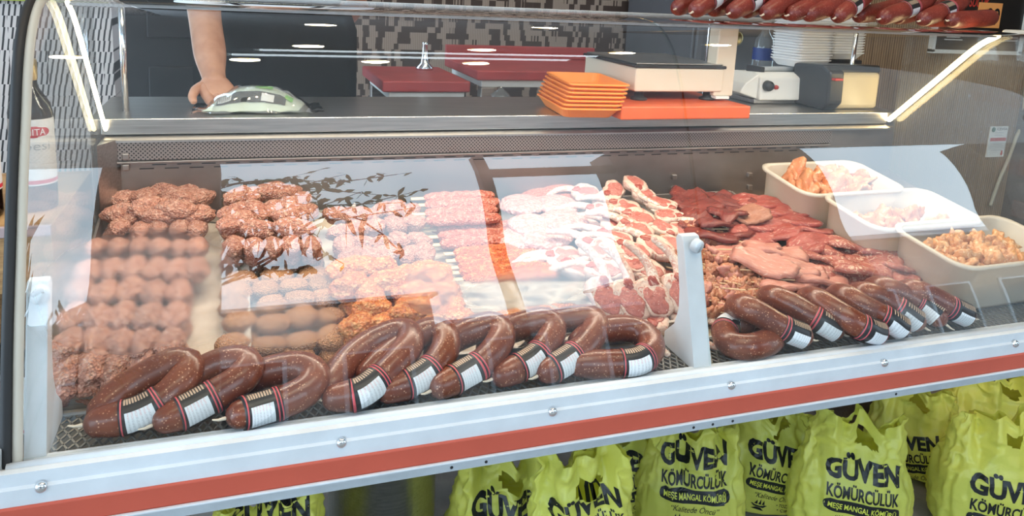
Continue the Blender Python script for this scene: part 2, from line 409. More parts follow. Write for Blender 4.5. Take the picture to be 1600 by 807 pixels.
sn = N.n('ShaderNodeVectorMath', operation='SNAP'); N.l(N.coord(), sn.inputs[0]); sn.inputs[1].default_value = (.012, .5, .022)
nz = N.n('ShaderNodeTexNoise'); nz.inputs['Scale'].default_value = 9; nz.inputs['Detail'].default_value = 1; N.l(sn.outputs[0], nz.inputs['Vector'])
xx = N.math('MULTIPLY_ADD', nz.outputs['Fac'], 4.0, N.math('MULTIPLY', sp.outputs[0], 11))
bar = N.math('LESS_THAN', N.math('FRACT', xx), .5)
fine = N.math('MULTIPLY_ADD', N.math('SINE', N.math('MULTIPLY', sp.outputs[0], 900)), .18, .82)
hs = N.n('ShaderNodeHueSaturation'); hs.inputs['Color'].default_value = (.46, .36, .30, 1); N.l(fine, hs.inputs['Value'])
N.base(N.mix(bar, (.075, .05, .042), hs.outputs[0]))
M_rib = mat('ribbed_panel', (.3, .22, .14), .45); N = NT(M_rib); sp = N.n('ShaderNodeSeparateXYZ'); N.l(N.coord(), sp.inputs[0])
mp = N.n('ShaderNodeMapping'); mp.inputs['Scale'].default_value = (120, 1, 7); N.l(N.coord(), mp.inputs[0])
s1 = N.math('MULTIPLY_ADD', N.math('SINE', N.math('MULTIPLY', sp.outputs[0], 680)), .3, .5)
f = N.math('MULTIPLY', N.math('ADD', s1, N.noise(1, 4, mp.outputs[0])), .5)
N.base(N.ramp(f, [(.3, (.11, .062, .034)), (.66, (.34, .225, .13))])); N.bump(s1, .4, .002)
M_brick = rough_paint('brick_brown', (.115, .062, .045), .8, .35, 18)
M_mortar = rough_paint('mortar', (.07, .06, .055), .9, .2, 30)
struct('wall_left', bx(-2.6, -.285, 2.05, 2.15, 0, CEIL), M_wpl)
o = struct('trim_1', bx(-2.6, -.29, 2.035, 2.05, 1.245, 1.30), rough_paint('green_strip', (.36, .42, .08), .5, .1, 8))
wb = struct('wall_back', bx(.33, 4.4, 2.9, 3.0, 0, CEIL), M_wpb)
d1 = struct('door_1', bx(-.40, .33, 2.93, 2.99, 0, CEIL), M_dark)
b = BM()
for (a0, a1, c0, c1) in ((-.30, -.02, .15, 1.0), (.05, .28, .15, 1.0), (-.30, -.02, 1.1, 2.1), (.05, .28, 1.1, 2.1)): box(b, a0, a1, 2.915, 2.93, c0, c1, .004)
link('door_panel', b, M_dark, d1, smooth=False)
struct('wall_right', bx(1.66, 2.52, 1.88, 1.98, 0, CEIL), M_rib)
wbk = struct('wall_side', bx(2.52, 2.64, .35, 1.98, 0, CEIL), M_mortar)
bb = bx(-.011, 0, 0, .19, 0, .058, .004); me = bpy.data.meshes.new('brick'); bb.to_mesh(me); bb.free(); me.materials.append(M_brick)
for r in range(22):
    for c in range(8):
        y = .42 + c*.205 + (.1 if r % 2 else 0)
        if y + .19 > 1.88: continue
        put('brick', me, (2.52, y, .35 + r*.072), (0, 0, 0), parent=wbk)
# cable in the corner of the ribbed wall
b = BM(); sweep(b, catmull([onY(u, v_, 1.868) for u, v_ in ((1604, 120), (1598, 190), (1588, 215), (1575, 250), (1562, 280), (1548, 320))], 5), .006, 8)
tag(link('wall_cable', b, mat('beige_cable', (.45, .40, .30), .5)), 'beige cable running down the ribbed brown wall by the bricks', 'cable')
# outside, seen only mirrored in the glass: pillars, low buildings across the street
struct('wall_front', bx(2.39, 4.05, -2.5, -2.2, 0, CEIL), M_build)
struct('wall_outside', bx(-.74, -.12, -2.5, -2.2, 0, CEIL), M_build)
struct('wall_corner', bx(5.75, 7.2, -2.5, -2.2, 0, CEIL), M_build)
struct('trim_2', bx(1.42, 1.50, -2.28, -2.2, 0, CEIL), M_build)
struct('trim_4', bx(1.50, 2.39, -2.26, -2.2, 2.86, 2.95), M_build)
def building(x0, x1, h, y, lab):
    t = thing('street_building', lab, 'building', ((x0+x1)/2, y-2, -.12))
    link('wall', bx(x0, x1, y-4, y, -.12, h), M_build, t, smooth=False)
    link('roof', bx(x0-.1, x1+.1, y-4.1, y+.1, h, h+.12), M_alug, t, smooth=False)
    wdw = mat('window_glass_dark', (.03, .04, .05), .1)
    k = int((x1-x0)/1.3)
    for i in range(k):
        xc = x0 + (i+.5)*(x1-x0)/k
        f = link('window', bx(xc-.4, xc+.4, y, y+.03, .9, 1.9), M_alug, t, smooth=False)
        link('pane', bx(xc-.35, xc+.35, y+.03, y+.036, .95, 1.85), wdw, f, smooth=False)
building(-9, 2.1, 3.35, -7, 'low plaster building across the street reflected behind the tree')
building(2.35, 5.45, 2.35, -7.2, 'lowest plaster building across the street between two taller ones')
building(5.7, 15, 3.75, -6.2, 'tallest plaster building across the street past the wide pillar')
# street tree
t = thing('street_tree', 'leafy street tree beyond the pillars mirrored in the front glass', 'tree', (-.48, -3.3, -.12))
b = BM(); sweep(b, catmull([(-.48, -3.3, -.12), (-.50, -3.28, 1.2), (-.45, -3.3, 2.4), (-.48, -3.25, 3.9)], 5), lambda s: .06-.03*s, 10)
link('trunk', b, M_bark, t)
b = BM(); b2 = BM(); rnd = random.Random(3)
def leaf(b, p, d, s, wdt=.42):
    d = d.normalized(); sd = d.cross(Vector((rnd.uniform(-1, 1), rnd.uniform(-1, 1), .3))).normalized(); up = sd.cross(d)*.06*s
    q = [p, p+d*s*.35+sd*s*wdt*.5+up, p+d*s*.7+sd*s*wdt*.35, p+d*s, p+d*s*.7-sd*s*wdt*.35, p+d*s*.35-sd*s*wdt*.5+up]
    b.faces.new([b.verts.new(x) for x in q])
for i in range(64):
    st_ = Vector((-.46, -3.28, rnd.uniform(2.4, 3.5))); e = Vector((rnd.uniform(-.75, 1.3), -3.3+rnd.uniform(-.5, .35), rnd.uniform(2.85, 3.7)))
    pts = catmull([st_, (st_+e)/2+Vector((0, 0, .12)), e], 5); sweep(b2, pts, lambda s: .012-.009*s, 5, False)
    for k in range(15):
        p = pts[rnd.randrange(6, len(pts))]; leaf(b, p, Vector((rnd.uniform(-1, 1), rnd.uniform(-.6, .6), rnd.uniform(-1, .3))), rnd.uniform(.07, .12))
link('branches', b2, M_bark, t); o = link('foliage', b, M_leaf, t, smooth=False); o['kind'] = 'stuff'
# potted palm near the pillar
pc = Vector((-.86, -1.75, 0)); t = thing('potted_palm', 'potted palm with narrow fronds mirrored in the glass end', 'plant', pc)
link('pot', lathe(BM(), [(.0, 0), (.13, 0), (.17, .3), (.18, .32), (.16, .32), (.15, .29), (0, .29)], 24, Matrix.Translation(pc)), mat('clay_pot', (.3, .13, .08), .7), t)
for i in range(11):
    b = BM(); a = i*2.4; ex = Vector((math.cos(a), math.sin(a)*.6, 0)); hh = rnd.uniform(1.0, 1.9); L = rnd.uniform(.3, .5)
    pts = catmull([pc+Vector((0, 0, .28)), pc+ex*.06+Vector((0, 0, .3+hh*.6)), pc+ex*L*.6+Vector((0, 0, .3+hh)), pc+ex*L+Vector((0, 0, .2+hh))], 8)
    sweep(b, pts, .005, 5, False)
    for k in range(10, len(pts)-1):
        for s in (-1, 1):
            tdir = (pts[k+1]-pts[k]).normalized(); sd = tdir.cross(Vector((0, 0, 1)))*s
            leaf(b, pts[k], tdir*.7+sd+Vector((0, 0, -.15)), rnd.uniform(.2, .32), .09)
    link('frond', b, M_leaf, t, smooth=False)
# ceiling lamps
def downlight(x, y):
    t = thing('ceiling_downlight', 'round warm recessed downlight in the grey ceiling', 'light', (x, y, CEIL), 'ceiling downlights')
    link('ring', lathe(BM(), [(.055, CEIL-.001), (.07, CEIL-.008), (.075, CEIL)], 24, Matrix.Translation((x, y, 0))), M_white, t)
    link('diffuser', lathe(BM(), [(0, CEIL-.004), (.055, CEIL-.004)], 24, Matrix.Translation((x, y, 0))), M_down, t)
    l = bpy.data.lights.new('lamp', 'SPOT'); l.energy = 34; l.color = (1, .80, .52); l.spot_size = 2.3; l.spot_blend = .6; l.shadow_soft_size = .06
    lo = bpy.data.objects.new('lamp', l); COL.objects.link(lo); lo.location = (0, 0, -.02); lo.parent = t
for x, y in ((-.62, -.1), (.02, -.1), (.55, -.1), (1.0, -.1), (.25, .55), (.95, .55), (1.6, .55), (.3, 1.75), (1.3, 2.1), (2.05, 1.15), (-.75, 1.35)): downlight(x, y)  # last entries are added to brighten the left and right walls
def tubelight(x0, x1, y, z):
    t = thing('ceiling_tube_light', 'long cool white tube light under the ceiling', 'light', ((x0+x1)/2, y, z+.06), 'ceiling tube lights')
    link('housing', bx(x0, x1, y-.05, y+.05, z+.02, CEIL, .004), M_white, t, smooth=False)
    link('tube', bx(x0+.02, x1-.02, y-.04, y+.04, z, z+.02, .004), M_tube, t, smooth=False)
tubelight(.05, 1.5, .35, CEIL-.09); tubelight(-.05, 1.4, .13, CEIL-.09)

# ================================================================== DISPLAY COUNTER
ctr = thing('display_counter', 'refrigerated glass display counter full of meat with red band', 'counter', (.67, 1.2, 0))
P = lambda n, m_, mt, par=ctr, smooth=False: link(n, m_, mt, par, smooth=smooth)
RX0, RX1 = XL-.02, 1.62
# front rail: white aluminium, red band, grey lower strip, sill tubes
railbody = P('rail', prism(BM(), [(.857, .797), (.857, .782), (.853, .780), (.853, .7605), (.90, .7605), (.90, .782), (.866, .797)], 'x', RX0, RX1), M_alu)
P('red_band', bx(RX0+.002, RX1, .850, .90, .733, .7607, .002), M_red)
P('lower_strip', prism(BM(), [(.847, .7335), (.847, .729), (.853, .727), (.853, .716), (.90, .716), (.90, .7335)], 'x', RX0+.002, RX1), M_alug)
P('lower_strip_highlight', bx(RX0+.002, RX1, .8455, .85, .7315, .7345, .001), M_alu)
b = BM(); cyl(b, (RX0+.01, .8745, .7925), (RX1, .8745, .7925), .0065, 12); P('sill_tube', b, M_alu, smooth=True)
P('sill', bx(RX0+.015, RX1, .866, .905, .770, .786, .002), M_alug)
P('grille_frame', bx(XL+.01, XR, .893, .903, .776, .7895, .002), M_alu)
me = None
for x in (-.209, .108, .384, .664, .948, 1.232):
    b = lathe(BM(), [(0, -.0045), (.003, -.0042), (.0055, -.0025), (.0066, 0), (.0066, .002)], 18, Matrix.Translation((x, .8535, .779)) @ Matrix.Rotation(-PI/2, 4, 'X'))
    P('screw', b, M_chrome, smooth=True)
for u, v_ in ((760, 715), (1085, 658), (1115, 653), (1146, 649), (706, 724), (1402, 605)):
    q = onY(u, v_, .8528); P('rivet_hole', lathe(BM(), [(0, 0), (.0022, 0), (.0022, .002)], 8, Matrix.Translation((q.x, .8526, .7215)) @ Matrix.Rotation(-PI/2, 4, 'X')), M_black)
# grille (welded lattice) in front of the trays
b = BM(); y0, y1, z = .903, .988, .783
n = int((XR-XL)/.012)
for i in range(-6, n):
    for s in (0, 1):
        xa = XL + i*.012; xb = xa + .045
        if s: xa, xb = xb, xa
        xa_, xb_ = max(XL+.01, min(XR, xa)), max(XL+.01, min(XR, xb))
        if abs(xa_-xb_) < .004: continue
        ya = y0 + (y1-y0)*abs(xa_-xa)/.045; yb = y1 - (y1-y0)*abs(xb_-xb)/.045
        p0, p1 = Vector((xa_, ya, z)), Vector((xb_, yb, z)); d = (p1-p0).normalized(); sd = Vector((-d.y, d.x, 0))*.0011
        A = [b.verts.new(p0-sd), b.verts.new(p0+sd), b.verts.new(p1+sd), b.verts.new(p1-sd)]; C = [b.verts.new(v.co+Vector((0, 0, .002))) for v in A]
        b.faces.new(C); b.faces.new(A[::-1])
        for k in range(4): b.faces.new((A[k], A[(k+1) % 4], C[(k+1) % 4], C[k]))
P('grille', b, rough_paint('grille_metal', (.34, .33, .30), .45, .15, 30, .6))
P('drain_well', bx(XL, XR, .90, .99, .70, .72), M_dark)
P('grille_back_bar', bx(XL, XR, .986, .992, .776, .7865, .001), M_alug)
# deck, inner walls
P('deck', prism(BM(), [(.992, .700), (.992, deck(.992)), (1.5, deck(1.5)-.004), (1.5, .700)], 'x', XL, XR), rough_paint('stone_deck', (.50, .40, .29), .5, .12, 9))
P('underside', bx(XL-.01, XR+.02, .99, 1.56, .68, .70), M_dark)
M_back = brushed('back_panel_steel', (.36, .31, .28), .45, .1, (2, 60, 3))
P('back_panel', bx(XL, XR, 1.495, 1.51, deck(1.49)-.02, 1.03), M_back)
M_perf = mat('perforated_steel', (.32, .27, .25), .45, .8); N = NT(M_perf); sp = N.n('ShaderNodeSeparateXYZ'); N.l(N.coord(), sp.inputs[0])
mp = N.n('ShaderNodeMapping'); mp.inputs['Rotation'].default_value = (0, PI/4, 0); N.l(N.coord(), mp.inputs[0]); sp = N.n('ShaderNodeSeparateXYZ'); N.l(mp.outputs[0], sp.inputs[0])
fx = N.math('SUBTRACT', N.math('FRACT', N.math('MULTIPLY', sp.outputs[0], 190)), .5); fz = N.math('SUBTRACT', N.math('FRACT', N.math('MULTIPLY', sp.outputs[2], 190)), .5)
hole = N.math('LESS_THAN', N.math('ADD', N.math('MULTIPLY', fx, fx), N.math('MULTIPLY', fz, fz)), .085)
N.base(N.mix(hole, (.34, .29, .27), (.03, .025, .025)))
P('perforated_strip', bx(XL+.015, XR-.2, 1.488, 1.496, .992, 1.026, .001), M_perf)
P('panel_fold', bx(XL+.015, XR-.2, 1.486, 1.496, .986, .990, .001), M_steeld)
b = BM()
k = 0; x = XL+.06
while x < XR-.25:
    box(b, x, x+.024, 1.4935, 1.4952, (.981 if k % 2 else .974), (.9825 if k % 2 else .9755)); x += .021; k += 1
P('vent_slots', b, M_black)['kind'] = 'stuff'
for u, v_ in ((197, 244), (197, 261), (1052, 276), (1170, 273), (1052, 296), (1170, 292)):
    q = onY(u, v_, 1.494); P('panel_clip', bx(q.x-.006, q.x+.006, 1.486, 1.496, q.z-.006, q.z+.006, .002), M_steeld)
P('end_post', prism(BM(), [(XL+.002, 1.44), (XL+.03, 1.495), (XL+.002, 1.495)], 'z', deck(1.45), 1.03), M_steel)
for xx0, xx1 in ((XL, XL+.004), (XR-.004, XR)):
    P('end_lining', prism(BM(), [(.99, .78), (.99, .80), (1.5, .92), (1.5, .84)], 'x', xx0, xx1), M_steeld)
# worktop with stepped front lip
WT = 1.065
P('worktop', bx(XL-.02, XR+.03, 1.505, 1.775, WT-.02, WT, .002), M_steel)
P('worktop_lip', bx(XL, XR-.02, 1.5, 1.507, WT-.028, WT+.001, .0015), M_steel)
P('under_lip', prism(BM(), [(1.51, WT-.028), (1.485, WT-.036), (1.485, WT-.040), (1.51, WT-.040)], 'x', XL+.005, XR-.02), M_steel)
P('rear_body', bx(XL-.02, XR+.03, 1.52, 1.77, .64, WT-.02), M_steeld)
# feet
for x in (-.15, 1.5):
    b = BM(); cyl(b, (x, 1.62, 0), (x, 1.62, .66), .03, 16); P('foot', b, M_steel, smooth=True)
# curved glass
PROF = catmull([(0, a, c) for a, c in ((.884, .796), (.920, .912), (.957, 1.006), (.992, 1.094), (1.018, 1.150), (1.040, 1.200), (1.066, 1.240), (1.098, 1.268), (1.135, 1.284), (1.185, 1.289), (1.236, 1.288))], 5)
def pane(x0, x1, name):
    b = BM(); T, _ = frames(PROF); O, I = [], []
    for k, p in enumerate(PROF):
        nrm = Vector((0, -T[k].z, T[k].y)); O.append(p.copy()); I.append(p-nrm*.005)
    def strip(A, B_, mi, flip=False):
        rows = [(b.verts.new(a), b.verts.new(c)) for a, c in zip(A, B_)]
        for r0, r1 in zip(rows, rows[1:]):
            q = (r0[0], r0[1], r1[1], r1[0]); f = b.faces.new(q[::-1] if flip else q); f.material_index = mi
    at = lambda L, x: [Vector((x, p.y, p.z)) for p in L]
    strip(at(O, x0), at(O, x1), 0); strip(at(I, x0), at(I, x1), 1, True)
    strip(at(O, x0), at(I, x0), 2, True); strip(at(O, x1), at(I, x1), 2)
    for k in (0, -1): strip([Vector((x0, *O[k].yz)), Vector((x0, *I[k].yz))], [Vector((x1, *O[k].yz)), Vector((x1, *I[k].yz))], 2)
    return P(name, b, [M_glass, M_clearin, M_edge], smooth=True)
M_clearin = clear('glass_inner', (1, 1, 1), 0.0)
pane(XL, .648, 'front_glass'); pane(.652, XR, 'front_glass')
# end glasses with gaskets
for s, x in ((-1, XL), (1, XR)):
    poly = [(p.y, p.z) for p in PROF] + [(1.5, 1.288), (1.5, .86), (.99, .80)]
    P('end_glass', prism(BM(), poly, 'x', x-.004 if s < 0 else x+.001, x-.001 if s < 0 else x+.004), M_side)
    b = BM(); sweep(b, [Vector((x+s*.012, p.y-.004, p.z)) for p in PROF], .006, 8); P('end_gasket', b, M_black, smooth=True)
    b = BM(); sweep(b, [Vector((x+s*.002, p.y, p.z)) for p in PROF], .0055, 8); P('end_trim', b, mat('cream_trim', (.50, .47, .41), .5), smooth=True)
# top glass shelf, front edge strip, posts
P('top_shelf', bx(XL, XR, 1.236, 1.60, 1.279, 1.287), [M_side])
b = BM(); cyl(b, (XL, 1.234, 1.285), (XR, 1.234, 1.285), .0035, 8); P('top_edge_strip', b, mat('led_glint_edge', (.80, .66, .42), .25, 1.0), smooth=True)  # gold tint paints the LED glint on the polished edge
b = BM(); cyl(b, (XL, 1.60, 1.283), (XR, 1.60, 1.283), .0045, 8); P('shelf_back_strip', b, M_alu, smooth=True)
for x in (-.205, 1.50):
    b = BM(); cyl(b, (x, 1.59, WT), (x, 1.59, 1.281), .006, 10); P('shelf_post', b, M_chrome, smooth=True)
# lit strips on both ends
for x, m_, rl in ((XL+.008, M_emitl, .0036), (XR-.015, M_emitw, .006)):
    b = BM(); sweep(b, catmull([(x, 1.497, 1.048), (x, 1.375, 1.165), (x, 1.285, 1.250), (x, 1.238, 1.279)], 6), rl, 8); P('light_strip', b, m_, smooth=True)
# LED channel under the front edge of the top shelf, shining down on the meat
P('light_channel', prism(BM(), [(1.236, 1.279), (1.236, 1.275), (1.238, 1.275), (1.238, 1.277), (1.252, 1.277), (1.252, 1.279)], 'x', XL+.01, XR-.01), M_alu)
for k in range(4):
    l = bpy.data.lights.new('light_channel_lamp', 'AREA'); l.shape = 'RECTANGLE'; l.size = .42; l.size_y = .010; l.energy = 4.1; l.color = (1, .86, .68)
    lo = bpy.data.objects.new('light_channel_lamp', l); COL.objects.link(lo); lo.parent = ctr
    lo.location = Vector((XL+.22+.45*k, 1.246, 1.2755))-Vector(ctr.location)
# glass brackets
def bracket(x, hw=.015, name='glass_bracket'):
    poly = [(.894, .785), (.955, .966), (.961, .973), (.972, .974), (.978, .966), (.966, .93), (.955, .89), (.952, .86), (.960, .832), (.985, .808), (.985, .786), (.894, .785)]
    o = P(name, prism(BM(), poly, 'x', x-hw, x+hw, .0015), M_alu)
    k = link('bracket_knob', lathe(BM(), [(0, .007), (.008, .007), (.0105, .005), (.011, 0), (.011, -.004)], 20, Matrix.Translation((x+.004, .948, .961)) @ Matrix.Rotation(PI/2+.2, 4, 'X') @ Matrix.Rotation(.3, 4, 'Y')), M_alu, o)
    k2 = link('bracket_knob_slot', bx(-.0075, .0075, -.0015, .0015, .0065, .0078, M=Matrix.Translation((x+.004, .948, .961)) @ Matrix.Rotation(PI/2+.2, 4, 'X') @ Matrix.Rotation(.3, 4, 'Y') @ Matrix.Rotation(1.2, 4, 'Z')), M_alug, o)
    return o
bracket(.642); bracket(XL+.012, .011); bracket(XR-.012, .011)
# grey post outside the end of the counter
q = onY(8, 700, .87)
struct('trim_3', bx(q.x-.06, q.x-.006, .86, .93, 0, .815, .002), M_alug)

# ================================================================== SAUSAGE RINGS
ORD = ['first', 'second', 'third', 'fourth', 'fifth', 'sixth', 'seventh', 'eighth', 'ninth', 'tenth', 'eleventh', 'twelfth']
CAMP = Vector((0, 0, H))
def sausage(path, label, lab_s, group, r=.0205, skin=M_suc, name='sausage_ring', face=0.0, lablen=.048, lablocal=None):
    pts = catmull(path, 8)
    # resample evenly
    L = [0]
    for a, c in zip(pts, pts[1:]): L.append(L[-1]+(c-a).length)
    tot = L[-1]
    def at(s):
        s = max(0, min(tot, s)); i = 0
        while i < len(L)-2 and L[i+1] < s: i += 1
        k = (s-L[i])/max(1e-9, L[i+1]-L[i]); return pts[i].lerp(pts[i+1], k)
    n = max(18, int(tot/.009)); P_ = [at(tot*i/n) for i in range(n+1)]
    lo = Vector((sum(p.x for p in P_)/len(P_), sum(p.y for p in P_)/len(P_), min(p.z for p in P_)-r))
    t = thing(name, label, 'sausage', lo, group)
    sd = random.random()*50
    rf = lambda s: r*(1+.05*noise.noise(Vector((s*7, sd, 0))))*(.86+.14*min(1, min(s, 1-s)/.07))
    link('casing', sweep(BM(), P_, rf, 20), skin, t)
    for e, d in ((P_[0], P_[0]-P_[1]), (P_[-1], P_[-1]-P_[-2])):
        d = d.normalized(); b = BM(); sweep(b, [e+d*r*.9, e+d*(r+.006), e+d*(r+.012)+Vector((0, 0, .002))], lambda s: .0024-.0014*s, 8); link('tied_end', b, M_twine, t)
    if lab_s is not None:
        c = tot*lab_s; seg = [at(c-lablen/2+lablen*i/8) for i in range(9)]
        bd = link('label_band', sweep(BM(), seg, r*1.035, 24, caps=False), M_blackp, t)
        for s0 in (0.06, .86, .95):
            k = [at(c-lablen/2+lablen*(s0+.018*j)) for j in (-1, 0, 1)]
            link('band_stripe', sweep(BM(), k, r*1.045, 24, caps=False), M_bandp, bd)
        mid = seg[4]; ref = (CAMP-mid).normalized()+Vector((0, 0, -.42)); ref = Matrix.Rotation(face, 3, (seg[-1]-seg[0]).normalized()) @ ref
        k = [at(c-lablen*.36+lablen*.62*i/6) for i in range(7)]
        b = arcsleeve(BM(), k, r*1.065, -.62, .62, ref, 12)
        uv = b.loops.layers.uv.new('uv'); vi = {v: i for i, v in enumerate(b.verts)}
        for f in b.faces:
            for lp in f.loops: j = vi[lp.vert]; lp[uv].uv = ((j // 13)/6, (j % 13)/12)
        link('paper_label', b, M_lab, bd)
        # pale lettering on the black band above the label
        b = BM()
        for i in range(9):
            s0 = .14+.66*i/9; kk = [at(c-lablen/2+lablen*(s0+.02*j)) for j in (0, 1, 2)]
            arcsleeve(b, kk, r*1.05, 1.1, 1.6, ref, 4); arcsleeve(b, kk, r*1.05, -1.6, -1.1, ref, 4)
        link('band_lettering', b, mat('band_print', (.5, .36, .26), .5), bd)['kind'] = 'stuff'
    return t
Z0 = .786+.0205
def Zs(L): return [onZ(u, v_, z) for u, v_, z in L]
# rings leaning on each other on the grille in front of the kofte; counted from the bracket towards the bottles
RA = [
 ([(905, 570, Z0+.004), (950, 569, Z0), (992, 566, Z0), (1016, 550, Z0+.004), (1014, 530, Z0+.010), (990, 516, Z0+.016), (958, 514, Z0+.020), (925, 522, Z0+.020), (905, 535, Z0+.015)], .30),
 ([(856, 580, Z0), (882, 566, Z0+.006), (912, 543, Z0+.016), (930, 516, Z0+.028), (925, 499, Z0+.034), (895, 499, Z0+.032), (860, 507, Z0+.022), (835, 525, Z0+.01)], .125),
 ([(785, 586, Z0), (812, 574, Z0+.003), (838, 558, Z0+.010), (858, 532, Z0+.022), (864, 512, Z0+.032), (848, 501, Z0+.038), (815, 509, Z0+.034), (785, 522, Z0+.02), (762, 545, Z0+.006)], .20),
 ([(690, 603, Z0), (720, 588, Z0+.004), (748, 572, Z0+.012), (774, 546, Z0+.024), (784, 522, Z0+.034), (768, 508, Z0+.04), (735, 518, Z0+.034), (705, 533, Z0+.022), (680, 556, Z0+.008)], .16),
 ([(608, 610, Z0), (645, 596, Z0+.004), (674, 577, Z0+.012), (694, 550, Z0+.024), (696, 526, Z0+.034), (676, 517, Z0+.036), (640, 533, Z0+.028), (606, 556, Z0+.016), (575, 585, Z0+.004)], .17),
 ([(524, 622, Z0), (560, 616, Z0+.003), (592, 594, Z0+.012), (620, 566, Z0+.024), (640, 538, Z0+.034), (636, 521, Z0+.038), (608, 524, Z0+.034), (570, 543, Z0+.024), (538, 572, Z0+.012), (518, 603, Z0+.004)], .14),
 ([(376, 648, Z0), (402, 641, Z0), (444, 628, Z0+.003), (478, 611, Z0+.010), (492, 590, Z0+.018), (476, 575, Z0+.024), (438, 577, Z0+.022), (400, 588, Z0+.014), (370, 606, Z0+.006)], .115),
 ([(262, 655, Z0), (296, 640, Z0+.004), (342, 615, Z0+.014), (378, 591, Z0+.026), (388, 570, Z0+.034), (364, 564, Z0+.036), (325, 577, Z0+.026), (285, 604, Z0+.012)], .17),
 ([(156, 660, Z0), (206, 650, Z0+.002), (248, 630, Z0+.010), (280, 602, Z0+.024), (296, 576, Z0+.034), (278, 567, Z0+.038), (238, 584, Z0+.030), (196, 609, Z0+.018), (160, 640, Z0+.006)], .19)]
for i, (L, s) in enumerate(RA):
    sausage(Zs(L), 'smoked sausage ring with paper label, %s from the metal bracket on the kofte side' % ORD[i], s, 'sausage rings in front of the kofte', r=.0205)
# rings on the other side of the bracket: long leg on top, second leg tucked under and behind
sausage(Zs([(1163, 508, Z0+.004), (1143, 507, Z0+.003), (1132, 520, Z0), (1140, 537, Z0), (1166, 543, Z0), (1195, 537, Z0), (1212, 526, Z0)]), 'smoked sausage ring lying flat, touching the metal bracket, black band showing', .16, 'sausage rings in front of the steaks', face=1.1)
RB = [[(1163, 480), (1191, 494), (1223, 513), (1253, 525)], [(1212, 465), (1244, 481), (1279, 502), (1303, 515)], [(1274, 468), (1309, 489), (1346, 511), (1370, 519)],
      [(1320, 463), (1352, 481), (1387, 500), (1405, 511)], [(1352, 459), (1381, 470), (1410, 488), (1430, 502)], [(1380, 450), (1411, 462), (1441, 478), (1464, 496)], [(1426, 455), (1454, 465), (1484, 481), (1508, 492)]]
for i, L in enumerate(RB):
    top = [onZ(L[0][0], L[0][1], Z0+.042), onZ(L[1][0], L[1][1], Z0+.034), onZ(L[2][0], L[2][1], Z0+.020), onZ(L[3][0], L[3][1], Z0+.006)]
    dd = top[0]-top[1]; dd.z = 0; dd.normalize(); side = Vector((.030, .030, 0))
    low = [top[0]+dd*.012+side*.5+Vector((0, .004, -.016)), top[0]+side+Vector((0, 0, -.036)), top[1]+side+Vector((.004, 0, -.030)), top[2]+side+Vector((.006, -.004, -.018))]
    path = top[::-1]+[v for v in low]
    for p in path: p.z = max(p.z, Z0 if p.y < .99 else deck(p.y)+.022)
    sausage(path, 'smoked sausage ring slanting over the grille, %s slanting one from the metal bracket' % ORD[i], .075, 'sausage rings in front of the steaks', r=.0205)
# rings on the top glass shelf, counted from the black price sign
TZ = 1.287+.020
TT = [((1478, 36), (1540, 26), None), ((1434, 34), (1493, 15), .72), ((1372, 32), (1440, 8), .82), ((1301, 28), (1342, 17), .55), ((1256, 26), (1331, 6), None), ((1230, 24), (1300, 3), None), ((1190, 22), (1240, 4), None), ((1138, 19), (1190, 8), .6), ((1080, 14), (1125, 9), .45)]
for i, (a, c, ls) in enumerate(TT):
    Yf = 1.30
    A = onY(a[0]+9, a[1], Yf); A.z = TZ
    C_ = onY(c[0], c[1], Yf+.05)
    lift = .018 if ls is None and i == 0 else .05
    C_.z = TZ + (.008 if i == 0 else .034)
    D = C_ + Vector((.05, .03, .022 if i else .0)); E_ = D + Vector((.022, .045, -.005)); F = C_+Vector((-.005, .085, -.015)); G = A+Vector((0.005, .075, 0))
    mid = A.lerp(C_, .5)
    path = [A, mid, C_, D, E_, F, G]
    for k, p in enumerate(path): p.z = max(p.z, TZ)
    sausage(path, 'dark red sausage ring on the top glass shelf, %s from the black price sign' % ORD[i], None if ls is None else (.15 if ls < .7 else .19), 'sausage rings on the glass shelf', skin=M_suct, r=.0195)

